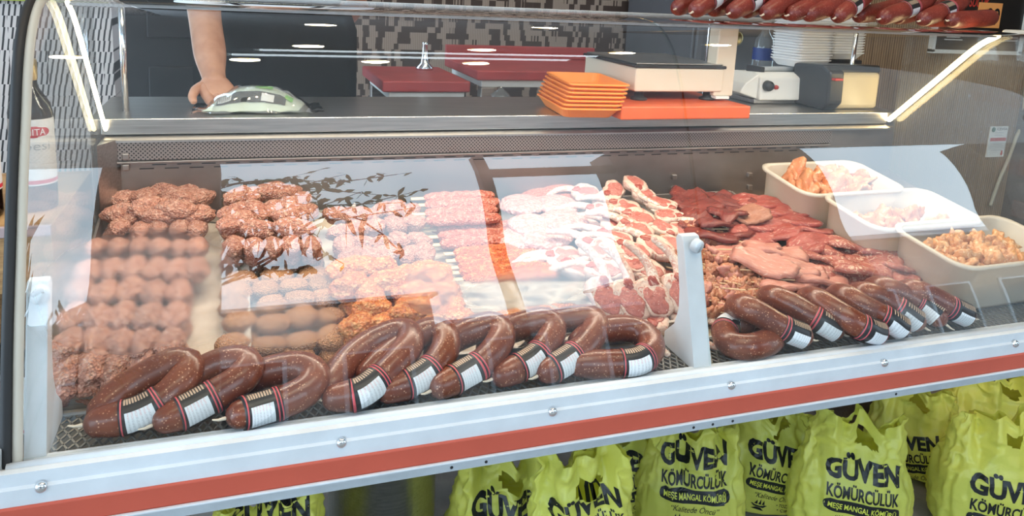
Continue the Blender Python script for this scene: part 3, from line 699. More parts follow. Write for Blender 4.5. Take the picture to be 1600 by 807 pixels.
# ================================================================== TRAYS AND PILES ON THE DECK
def tray(u0, u1, v_, ya, yb, label, mt=M_steel, h=.016, paper=False, up=.0):
    x0, x1 = onD(u0, v_, .01).x, onD(u1, v_, .01).x
    return trayx(x0, x1, ya, yb, label, mt, h, paper, up)
def trayx(x0, x1, ya, yb, label, mt=M_steel, h=.016, paper=False, up=.0):
    lo = Vector(((x0+x1)/2, (ya+yb)/2, deck((ya+yb)/2)+up+.001)); t = thing('tray', label, 'tray', lo, None, (DANG, 0, 0))
    hx, hy = (x1-x0)/2, (yb-ya)/2/math.cos(DANG)
    def L(n, b, m_): o = link(n, b, m_, t, world=False, smooth=False); return o
    L('tray_floor', bx(-hx, hx, -hy, hy, 0, .002), mt)
    b = BM()
    for a in ((-hx, -hx+.002, -hy, hy), (hx-.002, hx, -hy, hy), (-hx, hx, -hy, -hy+.002), (-hx, hx, hy-.002, hy)): box(b, *a, 0, h)
    for a in ((-hx-.004, -hx+.002, -hy, hy), (hx-.002, hx+.004, -hy, hy), (-hx, hx, -hy-.004, -hy+.002), (-hx, hx, hy-.002, hy+.004)): box(b, *a, h, h+.002)
    bmesh.ops.remove_doubles(b, verts=b.verts[:], dist=.0001)
    L('tray_rim', b, mt)
    if paper:
        b = BM(); nx, ny = 14, 20
        rows = []
        for j in range(ny+1):
            rw = []
            for i in range(nx+1):
                x = -hx+.004+(2*hx-.008)*i/nx; y = -hy+.004+(2*hy-.008)*j/ny; e = max(0, (i-nx+2)/2)
                rw.append(b.verts.new((x, y, .004+e*.030+.004*noise.noise(Vector((x*40, y*40, lo.x*9))))))
            rows.append(rw)
        for j in range(ny):
            for i in range(nx): b.faces.new((rows[j][i], rows[j][i+1], rows[j+1][i+1], rows[j+1][i]))
        L('parchment', b, M_paper)
    return t
X1a, X1b = XL+.012, .012
trayx(X1a, X1b, 1.0, 1.478, 'steel tray with parchment under the long kofte pile by the glass end', paper=True)
trayx(.020, .212, 1.0, 1.478, 'steel tray with parchment holding ruddy kofte and crumbed patties', paper=True)
trayx(.220, .425, 1.0, 1.478, 'steel tray with parchment holding orange chicken kofte', paper=True)
trayx(.433, .615, 1.0, 1.478, 'steel tray under the minced meat skewers and cutlets')
trayx(.623, .760, 1.02, 1.478, 'steel tray under the lamb chops next to the skewers')
trayx(.768, 1.085, 1.0, 1.478, 'steel tray under the red meat slices beside the plastic tubs')
KV = [blob_mesh('kofte_long', .0335, .0190, .0170, i, .20, 1.6, 4) for i in range(4)]
KS = [blob_mesh('kofte_short', .0275, .0185, .0165, i+9, .18, 1.7, 4) for i in range(3)]
KP = [blob_mesh('patty', .0232, .0205, .0115, i+20, .10, 1.4, 4, .85) for i in range(4)]
KO = [blob_mesh('chicken_kofte', .031, .0225, .0195, i+30, .22, 1.7, 4) for i in range(4)]
def drape(name, meshes, m_, u, v_, h, yaw, label, cat, group, sc=1.0, tilt=0.0):
    me = random.choice(meshes)
    key = me.name+m_.name
    if key not in VARM:
        k = me.copy(); k.materials.clear(); k.materials.append(m_); VARM[key] = k
    p = onD(u, v_, h); R_ = Matrix.Rotation(DANG+tilt, 3, 'X') @ Matrix.Rotation(yaw, 3, 'Z')
    return put(name, VARM[key], p, R_, label, cat, group, scale=sc)
VARM = {}
R = lambda a: random.uniform(-a, a)
# pile 1: loose kofte on top at the back, then neat rows running down to the front
g1 = ('raw minced kofte in the long pile under the fogged glass', 'kofte', 'kofte pile beside the glass end')
for u, v_, yw, h in ((196, 312, .1, .055), (231, 307, .35, .06), (258, 299, -.6, .062), (291, 298, .2, .058), (279, 312, -.3, .062), (307, 312, .6, .055), (231, 324, .5, .065), (274, 328, -.15, .072), (194, 334, .2, .052), (215, 337, 1.2, .05), (248, 338, -.2, .06), (306, 338, .3, .055)):
    drape('kofte', KV, M_kofte, u, v_, h, yw, *g1, sc=1.0+R(.1))
rows1 = [(358, (186, 221, 248, 279, 307), .046), (388, (152, 186, 219, 251, 283, 310), .045), (424, (139, 178, 211, 244, 277, 306), .044), (458, (128, 166, 205, 243, 279), .044), (496, (118, 157, 195, 235, 273), .046), (536, (112, 150, 190, 229, 267), .046), (572, (106, 146, 186, 226), .036), (598, (102, 143, 186), .022)]
for v_, us, h in rows1:
    for u in us:
        drape('kofte', KS if v_ < 420 else KV, M_kofte, u+R(2), v_+R(3), h+R(.003), PI/2+R(.15), *g1, sc=(.95 if v_ < 420 else 1.06)+R(.05), tilt=-.2 if v_ < 560 else .15)
for v_ in (335, 372, 405, 440, 476, 515, 556):
    for k in range(5):
        u0 = 200-(v_-320)*.36; u1 = 300-(v_-320)*.12
        drape('kofte', KV, M_kofte, u0+(u1-u0)*k/4, v_, .016, PI/2+R(.2), *g1)
# pile 2: ruddy kofte stacked at the back, crumbed patties in front
g2 = ('ruddy raw kofte stacked in tiers behind the crumbed patties', 'kofte', 'tiered kofte stack')
for u, v_, yw, h in ((372, 307, .9, .07), (395, 306, 1.4, .066), (425, 300, .2, .07), (447, 302, .4, .068), (472, 313, 1.2, .066), (370, 333, .5, .072), (397, 332, -.9, .074), (372, 349, .6, .078), (405, 359, -.3, .074), (428, 328, 1.3, .075), (453, 324, 1.5, .08), (477, 334, .9, .07), (451, 341, -.4, .085), (459, 357, -.35, .084)):
    drape('kofte', KV if yw < 1 else KS, M_kofte2, u, v_, h, yw, *g2, sc=1.0+R(.1))
for tier, (dv, hh) in enumerate(((0, .066), (14, .042), (29, .020))):
    for k, u in enumerate((366, 397, 426, 455, 484)):
        drape('kofte', KS, M_kofte2, u+(k-2)*tier*1.2, 386+dv+R(2), hh, PI/2+R(.12), *g2, sc=1.0+R(.06), tilt=-.1)
for u in (370, 400, 430, 460):
    for v_ in (330, 352): drape('kofte', KV, M_kofte2, u, v_+16, .035, R(1.5), *g2)
g3 = ('smooth crumbed brown patty lying flat in front of the ruddy kofte', 'patty', 'crumbed patties')
PT = [(377, 440, 0, .024), (433, 433, .1, .024), (490, 432, .15, .024), (368, 459, 0, .03), (414, 453, 0, .03), (459, 448, 0, .03), (504, 446, .1, .028), (366, 481, .2, .032), (424, 477, .2, .036), (468, 469, 0, .03), (508, 467, .1, .028), (375, 503, 0, .034), (426, 506, .1, .034), (470, 495, .5, .033), (515, 495, .2, .026), (363, 538, .3, .03), (419, 541, 0, .032), (470, 535, 0, .032), (517, 528, 1.0, .028), (464, 557, .1, .016), (522, 555, .4, .014), (415, 563, .1, .014), (366, 560, .1, .014)]
for u, v_, yw, h in PT: drape('patty', KP, M_patty, u, v_, h+R(.004), yw, *g3, sc=(1.0 if v_ > 440 else 1.12)+R(.05), tilt=R(.18))
for u in (385, 430, 475, 505):
    for v_ in (465, 500, 535): drape('patty', KP, M_patty, u, v_, .014, R(1), *g3)
# pile 3: ruddy kofte behind, orange chicken kofte in front
g4 = ('raw kofte in the loose pile behind the orange chicken kofte', 'kofte', 'kofte behind the chicken kofte')
for u, v_ in ((527, 337), (546, 340), (568, 337), (597, 331), (616, 328), (640, 331), (533, 364), (539, 384), (568, 383), (557, 360), (586, 356), (617, 353), (643, 350), (595, 383), (625, 377), (655, 377), (547, 403), (577, 402), (607, 398), (640, 401), (662, 398)):
    drape('kofte', KS, M_kofte2, u, v_, .05+R(.006), R(1.5), *g4, sc=1.02+R(.1))
for u in (545, 575, 605, 635):
    for v_ in (362, 395): drape('kofte', KS, M_kofte2, u, v_, .02, R(1.5), *g4, sc=1.1)
g5 = ('orange spiced chicken kofte heaped crosswise behind the sausage rings', 'kofte', 'orange chicken kofte')
for u, v_, yw, h in ((540, 423, .2, .05), (568, 420, -.3, .05), (596, 420, .3, .052), (634, 431, .1, .05), (661, 426, .2, .05), (686, 432, 1.2, .046), (551, 450, .1, .048), (580, 462, 1.5, .05), (604, 444, 0, .055), (583, 482, .0, .052), (643, 461, .3, .05), (668, 466, 1.2, .05), (692, 462, .3, .044), (628, 494, .2, .046), (655, 479, 0, .05), (566, 512, .4, .036), (602, 509, .1, .036), (678, 503, .4, .034), (712, 503, .6, .03), (707, 478, 1.3, .034), (640, 512, .2, .03), (558, 535, .3, .018)):
    drape('chicken_kofte', KO, M_okofte, u, v_, h, yw, *g5, sc=1.0+R(.1))
for u in (560, 600, 640, 680):
    for v_ in (450, 485, 510): drape('chicken_kofte', KO, M_okofte, u, v_, .02, R(1.5), *g5)

# minced meat moulded on flat sticks
def kebab_on_stick(u, v_, h, ln, yaw, m_, label, group, sticklen=.05):
    p = onD(u, v_, h); t = thing('minced_kebab', label, 'kebab', p, group, (DANG, 0, yaw))
    b = BM(); pts = [Vector((-ln/2+ln*i/16, 0, 0)) for i in range(17)]; sd = random.random()*40
    sweep(b, pts, lambda s: .0135*(1+.16*math.sin(s*34+sd)*.5+.12*noise.noise(Vector((s*9, sd, 1))))*(.8+.2*min(1, min(s, 1-s)/.1)), 14)
    for vv in b.verts: vv.co.y *= 1.15; vv.co.z *= .8
    link('minced_meat', b, m_, t, world=False)
    link('flat_stick', bx(-ln/2-sticklen, -ln/2+.01, -.0045, .0045, -.0015, .0015, .0007), M_stick, t, world=False)
gk1 = ('pale pink minced kebab on a flat stick in the stacked rear rows', 'minced kebabs stacked at the back')
for k, (v_, h) in enumerate(((308, .062), (319, .06), (331, .058), (343, .056), (332, .03), (318, .03), (354, .03))):
    kebab_on_stick(718+k*2, v_, h, .125, .0+R(.05), M_adana, gk1[0], gk1[1], .035)
gk2 = ('pale pink minced kebab under clear film between the stacked rows', 'minced kebabs under film')
for k, v_ in enumerate((352, 363, 374)): kebab_on_stick(750+k*4, v_+4, .036, .15, R(.04), M_adana, gk2[0], gk2[1], .04)
gk3 = ('hot red minced kebab on a flat stick in the front rows', 'red minced kebabs')
for k, (u, v_) in enumerate(((778, 392), (782, 402), (786, 412), (790, 422), (796, 432))): kebab_on_stick(u, v_, .034, .145, R(.04), M_adanao if k != 9 else M_adana, gk3[0], gk3[1], .028)
for k, (u, v_) in enumerate(((790, 400), (796, 418), (800, 434))): kebab_on_stick(u, v_, .014, .145, R(.04), M_adanao, gk3[0], gk3[1], .028)
gk4 = ('orange minced kebab strip peeking out behind the sausage rings', 'orange minced kebab strips')
for k, (u, v_) in enumerate(((840, 490), (846, 500), (835, 508))): kebab_on_stick(u, v_, .016, .135, .05, M_okofte, gk4[0], gk4[1], .01)
# hazy film sheet laid over the front of that tray
b = BM(); rows = []
for j in range(13):
    rw = []
    for i in range(21):
        u = 716+ (930-716)*i/20 + j*1.2; v_ = 440 + (488-440)*j/12
        rw.append(b.verts.new(onD(u, v_, .034+.010*noise.noise(Vector((i*.5, j*.6, 3)))-.016*(j/12)**2)))
    rows.append(rw)
for j in range(12):
    for i in range(20): b.faces.new((rows[j][i], rows[j][i+1], rows[j+1][i+1], rows[j+1][i]))
bmesh.ops.solidify(b, geom=b.faces[:], thickness=.0008)
tag(link('film_sheet', b, M_filmh), 'hazy plastic film sheet laid between red kebabs and sausage rings', 'film')
CT = [blob_mesh('cutlet', .052, .042, .013, i+50, .14, 1.6, 3) for i in range(3)]
g6 = ('broad pale pink minced cutlet lying behind the lamb chops', 'cutlet', 'pale cutlets')
for u, v_, yw, h in ((818, 320, .1, .05), (868, 321, -.2, .05), (833, 352, .3, .05), (880, 346, 0, .055), (854, 372, .2, .046), (815, 372, .5, .038), (850, 310, 0, .03), (840, 338, 0, .03), (862, 398, .2, .03), (880, 303, .1, .035)):
    drape('cutlet', CT, M_cutlet if v_ > 312 else M_adana, u, v_, h, yw, *g6)

# ------------------------------------------------------------------ lamb chops: rim of fat, lean eye, rib bone
def chop_meshes():
    out = []
    for sd in range(3):
        rr = random.Random(sd); n = 36
        def outline(k, z0=0.0, fr=1.2, am=.22):
            pts = []
            for i in range(n):
                a = 2*PI*i/n; r = .030*k*(1+.10*math.cos(2*a+.6)+am*noise.noise(Vector((math.cos(a)*fr+sd*5, math.sin(a)*fr, z0)))+.4*am*noise.noise(Vector((math.cos(a)*3.4+sd, math.sin(a)*3.4, z0+4))))
                pts.append(((r*1.12)*math.cos(a), r*.95*math.sin(a)))
            return pts
        def slab(pts, z0, z1, dome):
            cx = sum(p[0] for p in pts)/n; cy = sum(p[1] for p in pts)/n
            b = BM(); A = [b.verts.new((x, y, z0)) for x, y in pts]; B_ = [b.verts.new((x, y, z1)) for x, y in pts]
            C_ = [b.verts.new((cx+(x-cx)*.86, cy+(y-cy)*.86, z1+dome)) for x, y in pts]; c = b.verts.new((cx, cy, z1+dome*1.25))
            for i in range(n):
                j = (i+1) % n; b.faces.new((A[i], A[j], B_[j], B_[i])); b.faces.new((B_[i], B_[j], C_[j], C_[i])); b.faces.new((C_[i], C_[j], c))
            b.faces.new(A[::-1])
            for v in b.verts: v.co += Vector((1, 1, 1))*.0022*noise.noise(v.co*60+Vector((sd, 0, 0)))
            me = bpy.data.meshes.new('chop'); b.to_mesh(me); b.free(); me.polygons.foreach_set('use_smooth', [True]*len(me.polygons)); return me
        fat = slab(outline(1.0), -.008, .006, .002); fat.materials.append(M_fat)
        eye = slab([(x*.72+.003, y*.68-.003) for x, y in outline(1.0, 7.0, 1.5, .2)], .0, .0082, .0012); eye.materials.append(M_eye)
        cap = slab([(x*.26-.021, y*.30+.013) for x, y in outline(1.0, 3.0, 1.8, .4)], .0, .0088, .001); cap.materials.append(M_rred)
        b = BM(); sweep(b, catmull([(-.014, .016, .001), (-.036, .030, .001), (-.062, .034, .001), (-.092, .028, .0)], 5), lambda s: .0105-.0045*s, 10)
        for v in b.verts: v.co.z *= .75
        bone = bpy.data.meshes.new('rib'); b.to_mesh(bone); b.free(); bone.polygons.foreach_set('use_smooth', [True]*len(bone.polygons)); bone.materials.append(M_bone)
        out.append((fat, eye, cap, bone))
    return out
CH = chop_meshes()
def chop(p, rot, label, group, sc=1.0):
    t = thing('lamb_chop', label, 'chop', p, group); t.rotation_euler = rot.to_euler(); t.scale = (sc,)*3
    f, e, cp_, bn = random.choice(CH)
    for nme, m_ in (('fat_rim', f), ('lean_eye', e), ('cap_muscle', cp_), ('rib_bone', bn)): put(nme, m_, (0, 0, 0), (0, 0, 0), parent=t)
def rotx(a): return Matrix.Rotation(a, 3, 'X')
def rotz(a): return Matrix.Rotation(a, 3, 'Z')
gc1 = ('round lamb chop with pale fat rim stacked along the back and side of its tray', 'lamb chops along the back')
for u, v_, h, a in ((915, 302, .05, .3), (958, 300, .055, 1.0), (992, 288, .07, 2.0), (1006, 305, .06, 2.2), (1034, 321, .055, 2.8), (1043, 339, .05, 3.4), (1066, 362, .04, 3.0), (1034, 358, .045, 2.5), (1060, 340, .035, 2.5), (1050, 385, .035, 2.9)):
    chop(onD(u, v_, h), rotx(DANG+.25+R(.15)) @ rotz(a), *gc1, sc=.88)
gc2 = ('lamb chop with a long bare rib lying in the middle of the chop tray', 'lamb chops with long ribs')
for u, v_, h, a in ((940, 333, .05, .2), (975, 327, .05, -.2), (997, 343, .055, .1), (966, 351, .055, -.1), (992, 362, .06, -.3), (1025, 388, .055, -.4), (935, 392, .055, -.25), (960, 374, .06, -.2), (988, 395, .055, -.3), (880, 404, .04, .3), (985, 415, .045, .1), (945, 425, .04, .2), (905, 420, .035, 0), (1010, 425, .04, -.2), (920, 360, .045, 0)):
    chop(onD(u, v_, h), rotx(DANG+.2+R(.12)) @ rotz(a+R(.1)), *gc2, sc=1.0)
gc3 = ('lamb chop propped upright at the front of the tray with its cut face out', 'propped lamb chops')
for u, v_, h, a in ((946, 466, .044, -1.0), (984, 470, .040, -1.0), (1022, 466, .042, -1.0), (1062, 460, .044, -1.05)):
    chop(onD(u, v_, h), rotx(DANG+.75) @ rotz(a), *gc3, sc=1.05)
gc4 = ('lamb chop lying flat under the propped chops at the tray front', 'lamb chops underneath')
for u, v_, a in ((943, 494, .3), (985, 498, .9), (1020, 498, 1.6), (1060, 492, 2.0), (1075, 470, 2.2), (1045, 440, 2.0), (1000, 450, 1.0), (960, 440, .4)):
    chop(onD(u, v_, .012), rotx(DANG) @ rotz(a), *gc4, sc=1.0)

# ------------------------------------------------------------------ small meat skewers
CB = []
for i in range(5):
    m_ = blob_mesh('meat_chunk', .0135, .011, .008, i+70, .62, 1.6, 3); m_.materials.append(M_chunk); CB.append(m_)
for i in range(2):
    m_ = blob_mesh('pale_chunk', .0135, .011, .008, i+80, .62, 1.6, 3); m_.materials.append(M_pink); CB.append(m_)
b = BM(); sweep(b, [Vector((-.060, 0, .004)), Vector((.072, 0, .008))], lambda s: .0014, 6); SK = bpy.data.meshes.new('stick'); b.to_mesh(SK); b.free(); SK.materials.append(M_stick)
def skewer(u, v_, h, yaw, label, group):
    t = thing('meat_skewer', label, 'skewer', onD(u, v_, h), group, (DANG+R(.15), R(.12), yaw))
    put('bamboo_stick', SK, (0, 0, 0), (0, 0, 0), parent=t)
    for k in range(6):
        put('meat_chunk', random.choice(CB), (-.040+.0155*k+R(.002), R(.004), R(.003)), (R(3), R(3), R(3)), parent=t, scale=1.0+R(.25))
gs = ('small bamboo skewer of marinated meat cubes heaped between chops and steaks', 'meat skewers')
rs = random.Random(5)
SKP = [(1078, 352), (1092, 362), (1075, 374), (1098, 380), (1082, 394), (1104, 402), (1086, 414), (1110, 424), (1092, 434), (1118, 444), (1098, 452), (1122, 462), (1108, 474), (1138, 400), (1152, 412), (1142, 426), (1164, 432), (1150, 446), (1174, 452), (1158, 464), (1182, 472), (1140, 478), (1168, 484), (1132, 494), (1128, 410), (1175, 440)]
for i, (u, v_) in enumerate(SKP): skewer(u, v_, .040-.00012*(v_-350)+rs.uniform(-.004, .004), -.55+rs.uniform(-.35, .35), *gs)
for u, v_ in ((1090, 370), (1100, 400), (1110, 430), (1125, 460), (1150, 430), (1165, 460), (1148, 480)): skewer(u, v_, .016, -.5+R(.4), *gs)

# ------------------------------------------------------------------ slices and steaks
def slice_mesh(name, lx, ly, th, seed, warp=.017, m_=None):
    b = BM(); nr, na = 7, 30; rings = []; rr = random.Random(seed)
    def out(a): return 1+.42*noise.noise(Vector((math.cos(a)*1.3, math.sin(a)*1.3, seed*3.7)))+.22*noise.noise(Vector((math.cos(a)*3, math.sin(a)*3, seed)))
    def zz(x, y): return warp*noise.noise(Vector((x*16, y*16, seed*2.1)))+.0025*noise.noise(Vector((x*70, y*70, seed)))
    top, bot = [], []
    c1 = b.verts.new((0, 0, th/2+zz(0, 0))); c0 = b.verts.new((0, 0, -th/2+zz(0, 0)))
    for k in range(1, nr+1):
        f = k/nr; edge = th/2*(math.sqrt(max(0, 1-(max(0, f-.72)/.28)**2)) if f > .72 else 1)
        rt, rb = [], []
        for i in range(na):
            a = 2*PI*i/na; x = lx*f*out(a)*math.cos(a); y = ly*f*out(a)*math.sin(a); z = zz(x, y)
            rt.append(b.verts.new((x, y, z+edge)))
            rb.append(rt[-1] if k == nr else b.verts.new((x, y, z-edge)))
        top.append(rt); bot.append(rb)
    for i in range(na):
        j = (i+1) % na; b.faces.new((c1, top[0][i], top[0][j])); b.faces.new((c0, bot[0][j], bot[0][i]))
        for k in range(nr-1):
            b.faces.new((top[k][i], top[k+1][i], top[k+1][j], top[k][j])); b.faces.new([v for v in dict.fromkeys((bot[k][j], bot[k+1][j], bot[k+1][i], bot[k][i]))])
    me = bpy.data.meshes.new(name); b.to_mesh(me); b.free(); me.polygons.foreach_set('use_smooth', [True]*len(me.polygons)); return me
SL = [slice_mesh('slice', .055, .036, .012, i) for i in range(6)]
g7 = ('dark red raw meat slice in the pile against the back panel', 'meat slice', 'dark red slices')
for u, v_, yw, h in ((1075, 313, .4, .05), (1100, 325, -.2, .052), (1086, 343, .6, .05), (1120, 348, .1, .055), (1113, 366, -.4, .05), (1136, 334, .8, .058), (1143, 314, 0, .05), (1100, 310, 0, .04), (1060, 322, 1, .04), (1140, 366, .4, .042), (1095, 360, .2, .035), (1062, 336, .9, .034)):
    drape('meat_slice', SL, M_dred, u, v_, h, yw, *g7, sc=1+R(.12), tilt=R(.15))
tag(drape('meat_slice', SL[:1], M_brownm, 1176, 335, .066, .1, 'rounded browned meat piece lying on top of the red slices', 'meat slice', None, sc=.85), None, None)
g8 = ('mid red raw meat slice in the overlapping rows beside the rear tub', 'meat slice', 'mid red slices')
for u, v_, yw, h in ((1170, 313, .1, .05), (1200, 317, -.3, .05), (1222, 329, -.5, .048), (1240, 343, -.5, .045), (1196, 350, -.3, .052), (1218, 363, -.4, .05), (1246, 362, -.5, .045), (1173, 366, -.4, .045), (1262, 358, -.5, .038), (1190, 333, 0, .035), (1210, 345, 0, .03), (1235, 360, 0, .025), (1276, 372, -.5, .03)):
    drape('meat_slice', SL, M_rred, u, v_, h, yw, *g8, sc=1+R(.12), tilt=R(.15))
tag(drape('meat_slice', SL[2:3], M_rred, 1267, 378, .052, .35, 'bright red lean slice with a white fat tip among marbled steaks', 'meat slice', None, sc=1.0), None, None)
g9 = ('pale pink raw meat flap folded over beside the skewers', 'meat slice', 'pink flaps')
for u, v_, yw, h in ((1182, 385, -.1, .052), (1210, 393, -.5, .055), (1194, 408, -.8, .06), (1234, 418, -.2, .054), (1226, 446, .1, .036), (1278, 436, -.3, .036), (1262, 453, .0, .03), (1250, 430, .1, .04), (1300, 447, -.3, .028), (1215, 460, .1, .022), (1150, 392, .2, .045), (1245, 400, .1, .03)):
    drape('meat_slice', SL, M_pink, u, v_, h, yw, *g9, sc=1+R(.12), tilt=R(.2))
g10 = ('marbled red steak laid overlapping beside the plastic tubs', 'steak', 'marbled steaks')
for u, v_, yw, h in ((1330, 383, -.4, .046), (1362, 392, -.4, .044), (1370, 409, -.3, .044), (1345, 421, -.3, .046), (1394, 416, -.4, .038), (1416, 431, -.3, .032), (1403, 440, -.2, .032), (1311, 416, -.5, .042), (1283, 404, -.6, .044), (1450, 445, -.3, .022), (1318, 431, -.5, .036), (1375, 436, -.4, .032), (1345, 445, -.4, .026), (1300, 392, -.3, .036), (1425, 452, -.4, .018), (1385, 455, -.2, .018), (1360, 400, 0, .02), (1400, 425, 0, .016), (1320, 400, 0, .02)):
    drape('steak', SL, M_marb, u, v_, h, yw, *g10, sc=1+R(.12), tilt=R(.15))

# ------------------------------------------------------------------ plastic tubs of marinated chicken
def tub(x0, x1, ya, yb, hh, label, yaw, fill, m_, fillgroup, filllabel, cnt, lvl=.55, up=0.0):
    cx, cy = (x0+x1)/2, (ya+yb)/2
    t = thing('plastic_tub', label, 'tub', (cx, cy, deck(cy)+.002+up), None, (DANG, 0, yaw))
    hx, hy = (x1-x0)/2, (yb-ya)/2
    def rr(k, z, rad, ex=0.0):
        pts = []; X, Y = hx*k+ex, hy*k+ex - (hx-hy)*0
        for cxs, cys, a0 in ((1, 1, 0), (-1, 1, PI/2), (-1, -1, PI), (1, -1, 1.5*PI)):
            for i in range(6):
                a = a0+PI/2*i/5; pts.append((cxs*(X-rad)+rad*math.cos(a), cys*(Y-rad)+rad*math.sin(a), z))
        return pts
    b = BM(); prof = [rr(.86, 0, .03), rr(.88, .006, .032), rr(.96, hh-.008, .036), rr(.97, hh-.006, .036, .006), rr(.97, hh, .036, .007), rr(.97, hh+.001, .036, .0), rr(.94, hh-.004, .034), rr(.85, .010, .03), rr(.80, .006, .028)]
    rings = [[b.verts.new(p) for p in L] for L in prof]; n = 24
    for a, c in zip(rings, rings[1:]):
        for i in range(n): b.faces.new((a[i], a[(i+1) % n], c[(i+1) % n], c[i]))
    b.faces.new(rings[0][::-1]); b.faces.new(rings[-1])
    bmesh.ops.recalc_face_normals(b, faces=b.faces[:])
    o = link('tub_shell', b, M_tub, t, world=False)
    Mt = Matrix.Translation((cx, cy, deck(cy)+.002+up)) @ Euler((DANG, 0, yaw)).to_matrix().to_4x4()
    for i in range(cnt):
        me = random.choice(fill); k = me.name+m_.name
        if k not in VARM: c_ = me.copy(); c_.materials.clear(); c_.materials.append(m_); VARM[k] = c_
        x, y = random.uniform(-hx*.70, hx*.70), random.uniform(-hy*.58, hy*.58)
        lay = i/cnt; z = .016+hh*lvl*lay+.010*noise.noise(Vector((x*12, y*12, cnt)))
        put('chicken_piece', VARM[k], Mt @ Vector((x, y, z)), (R(3), R(3), R(3)), filllabel, 'chicken', fillgroup, scale=1.05+R(.25))
FC = [blob_mesh('chunk', .021, .017, .012, i+90, .85, 1.5, 3) for i in range(5)]
FB = [blob_mesh('fillet', .034, .024, .012, i+100, .75, 1.4, 3) for i in range(4)]
tub(1.105, 1.385, 1.268, 1.435, .105, 'white plastic tub of marinated chicken against the back panel', .02, FB, M_chickr, 'chicken in the rear tub', 'orange marinated chicken fillet in the tub at the back panel', 75, .74)
tub(1.145, 1.44, 1.112, 1.275, .104, 'white plastic tub standing between the other two chicken tubs', .02, FC, M_chickr, 'chicken in the middle tub', 'small orange chicken piece in the middle one of three tubs', 70)
tub(1.185, 1.495, .955, 1.125, .100, 'white plastic tub of yellow chicken pieces next to the grille', .03, FC, M_chick, 'chicken in the tub by the grille', 'yellow marinated chicken piece in the tub next to the grille', 110, .62, .008)

# ================================================================== WRITING
def text_bm(body, size, bold=.0, shear=0.0, space=1.0):
    cu = bpy.data.curves.new('lettering', 'FONT'); cu.body = body; cu.size = size; cu.align_x = 'CENTER'; cu.align_y = 'CENTER'
    cu.offset = bold*size; cu.shear = shear; cu.space_character = space; cu.resolution_u = 3
    o = bpy.data.objects.new('lettering', cu); COL.objects.link(o); bpy.context.view_layer.update()
    me = bpy.data.meshes.new_from_object(o.evaluated_get(bpy.context.evaluated_depsgraph_get()))
    bpy.data.objects.remove(o); bpy.data.curves.remove(cu)
    b = BM(); b.from_mesh(me); bpy.data.meshes.remove(me); return b
def flat_text(body, w, hgt, bold, fn, **k):
    """lettering squeezed into w x hgt around the origin and mapped through fn(x, y)"""
    b = text_bm(body, .1, bold, **k)
    xs = [v.co.x for v in b.verts]; ys = [v.co.y for v in b.verts]
    cx, cy, sx, sy = (max(xs)+min(xs))/2, (max(ys)+min(ys))/2, w/(max(xs)-min(xs)), hgt/(max(ys)-min(ys))
    bmesh.ops.triangulate(b, faces=b.faces[:])
    for _ in range(2):
        es = [e for e in b.edges if abs(e.verts[0].co.x-e.verts[1].co.x)*sx > .008 or abs(e.verts[0].co.y-e.verts[1].co.y)*sy > .012]
        if es: bmesh.ops.subdivide_edges(b, edges=es, cuts=1); bmesh.ops.triangulate(b, faces=b.faces[:])
    for v in b.verts: v.co = Vector(fn((v.co.x-cx)*sx, (v.co.y-cy)*sy))
    return b
def patch(w, hgt, fn, nx=16, ny=4, rnd_=0.0):
    b = BM(); rows = []
    for j in range(ny+1):
        y = -hgt/2+hgt*j/ny; ins = 0
        if rnd_: t_ = abs(y)/(hgt/2); ins = rnd_*(1-math.sqrt(max(0, 1-t_*t_)))
        rows.append([b.verts.new(fn((-w/2+ins)+(w-2*ins)*i/nx, y)) for i in range(nx+1)])
    for j in range(ny):
        for i in range(nx): b.faces.new((rows[j][i], rows[j][i+1], rows[j+1][i+1], rows[j+1][i]))
    return b

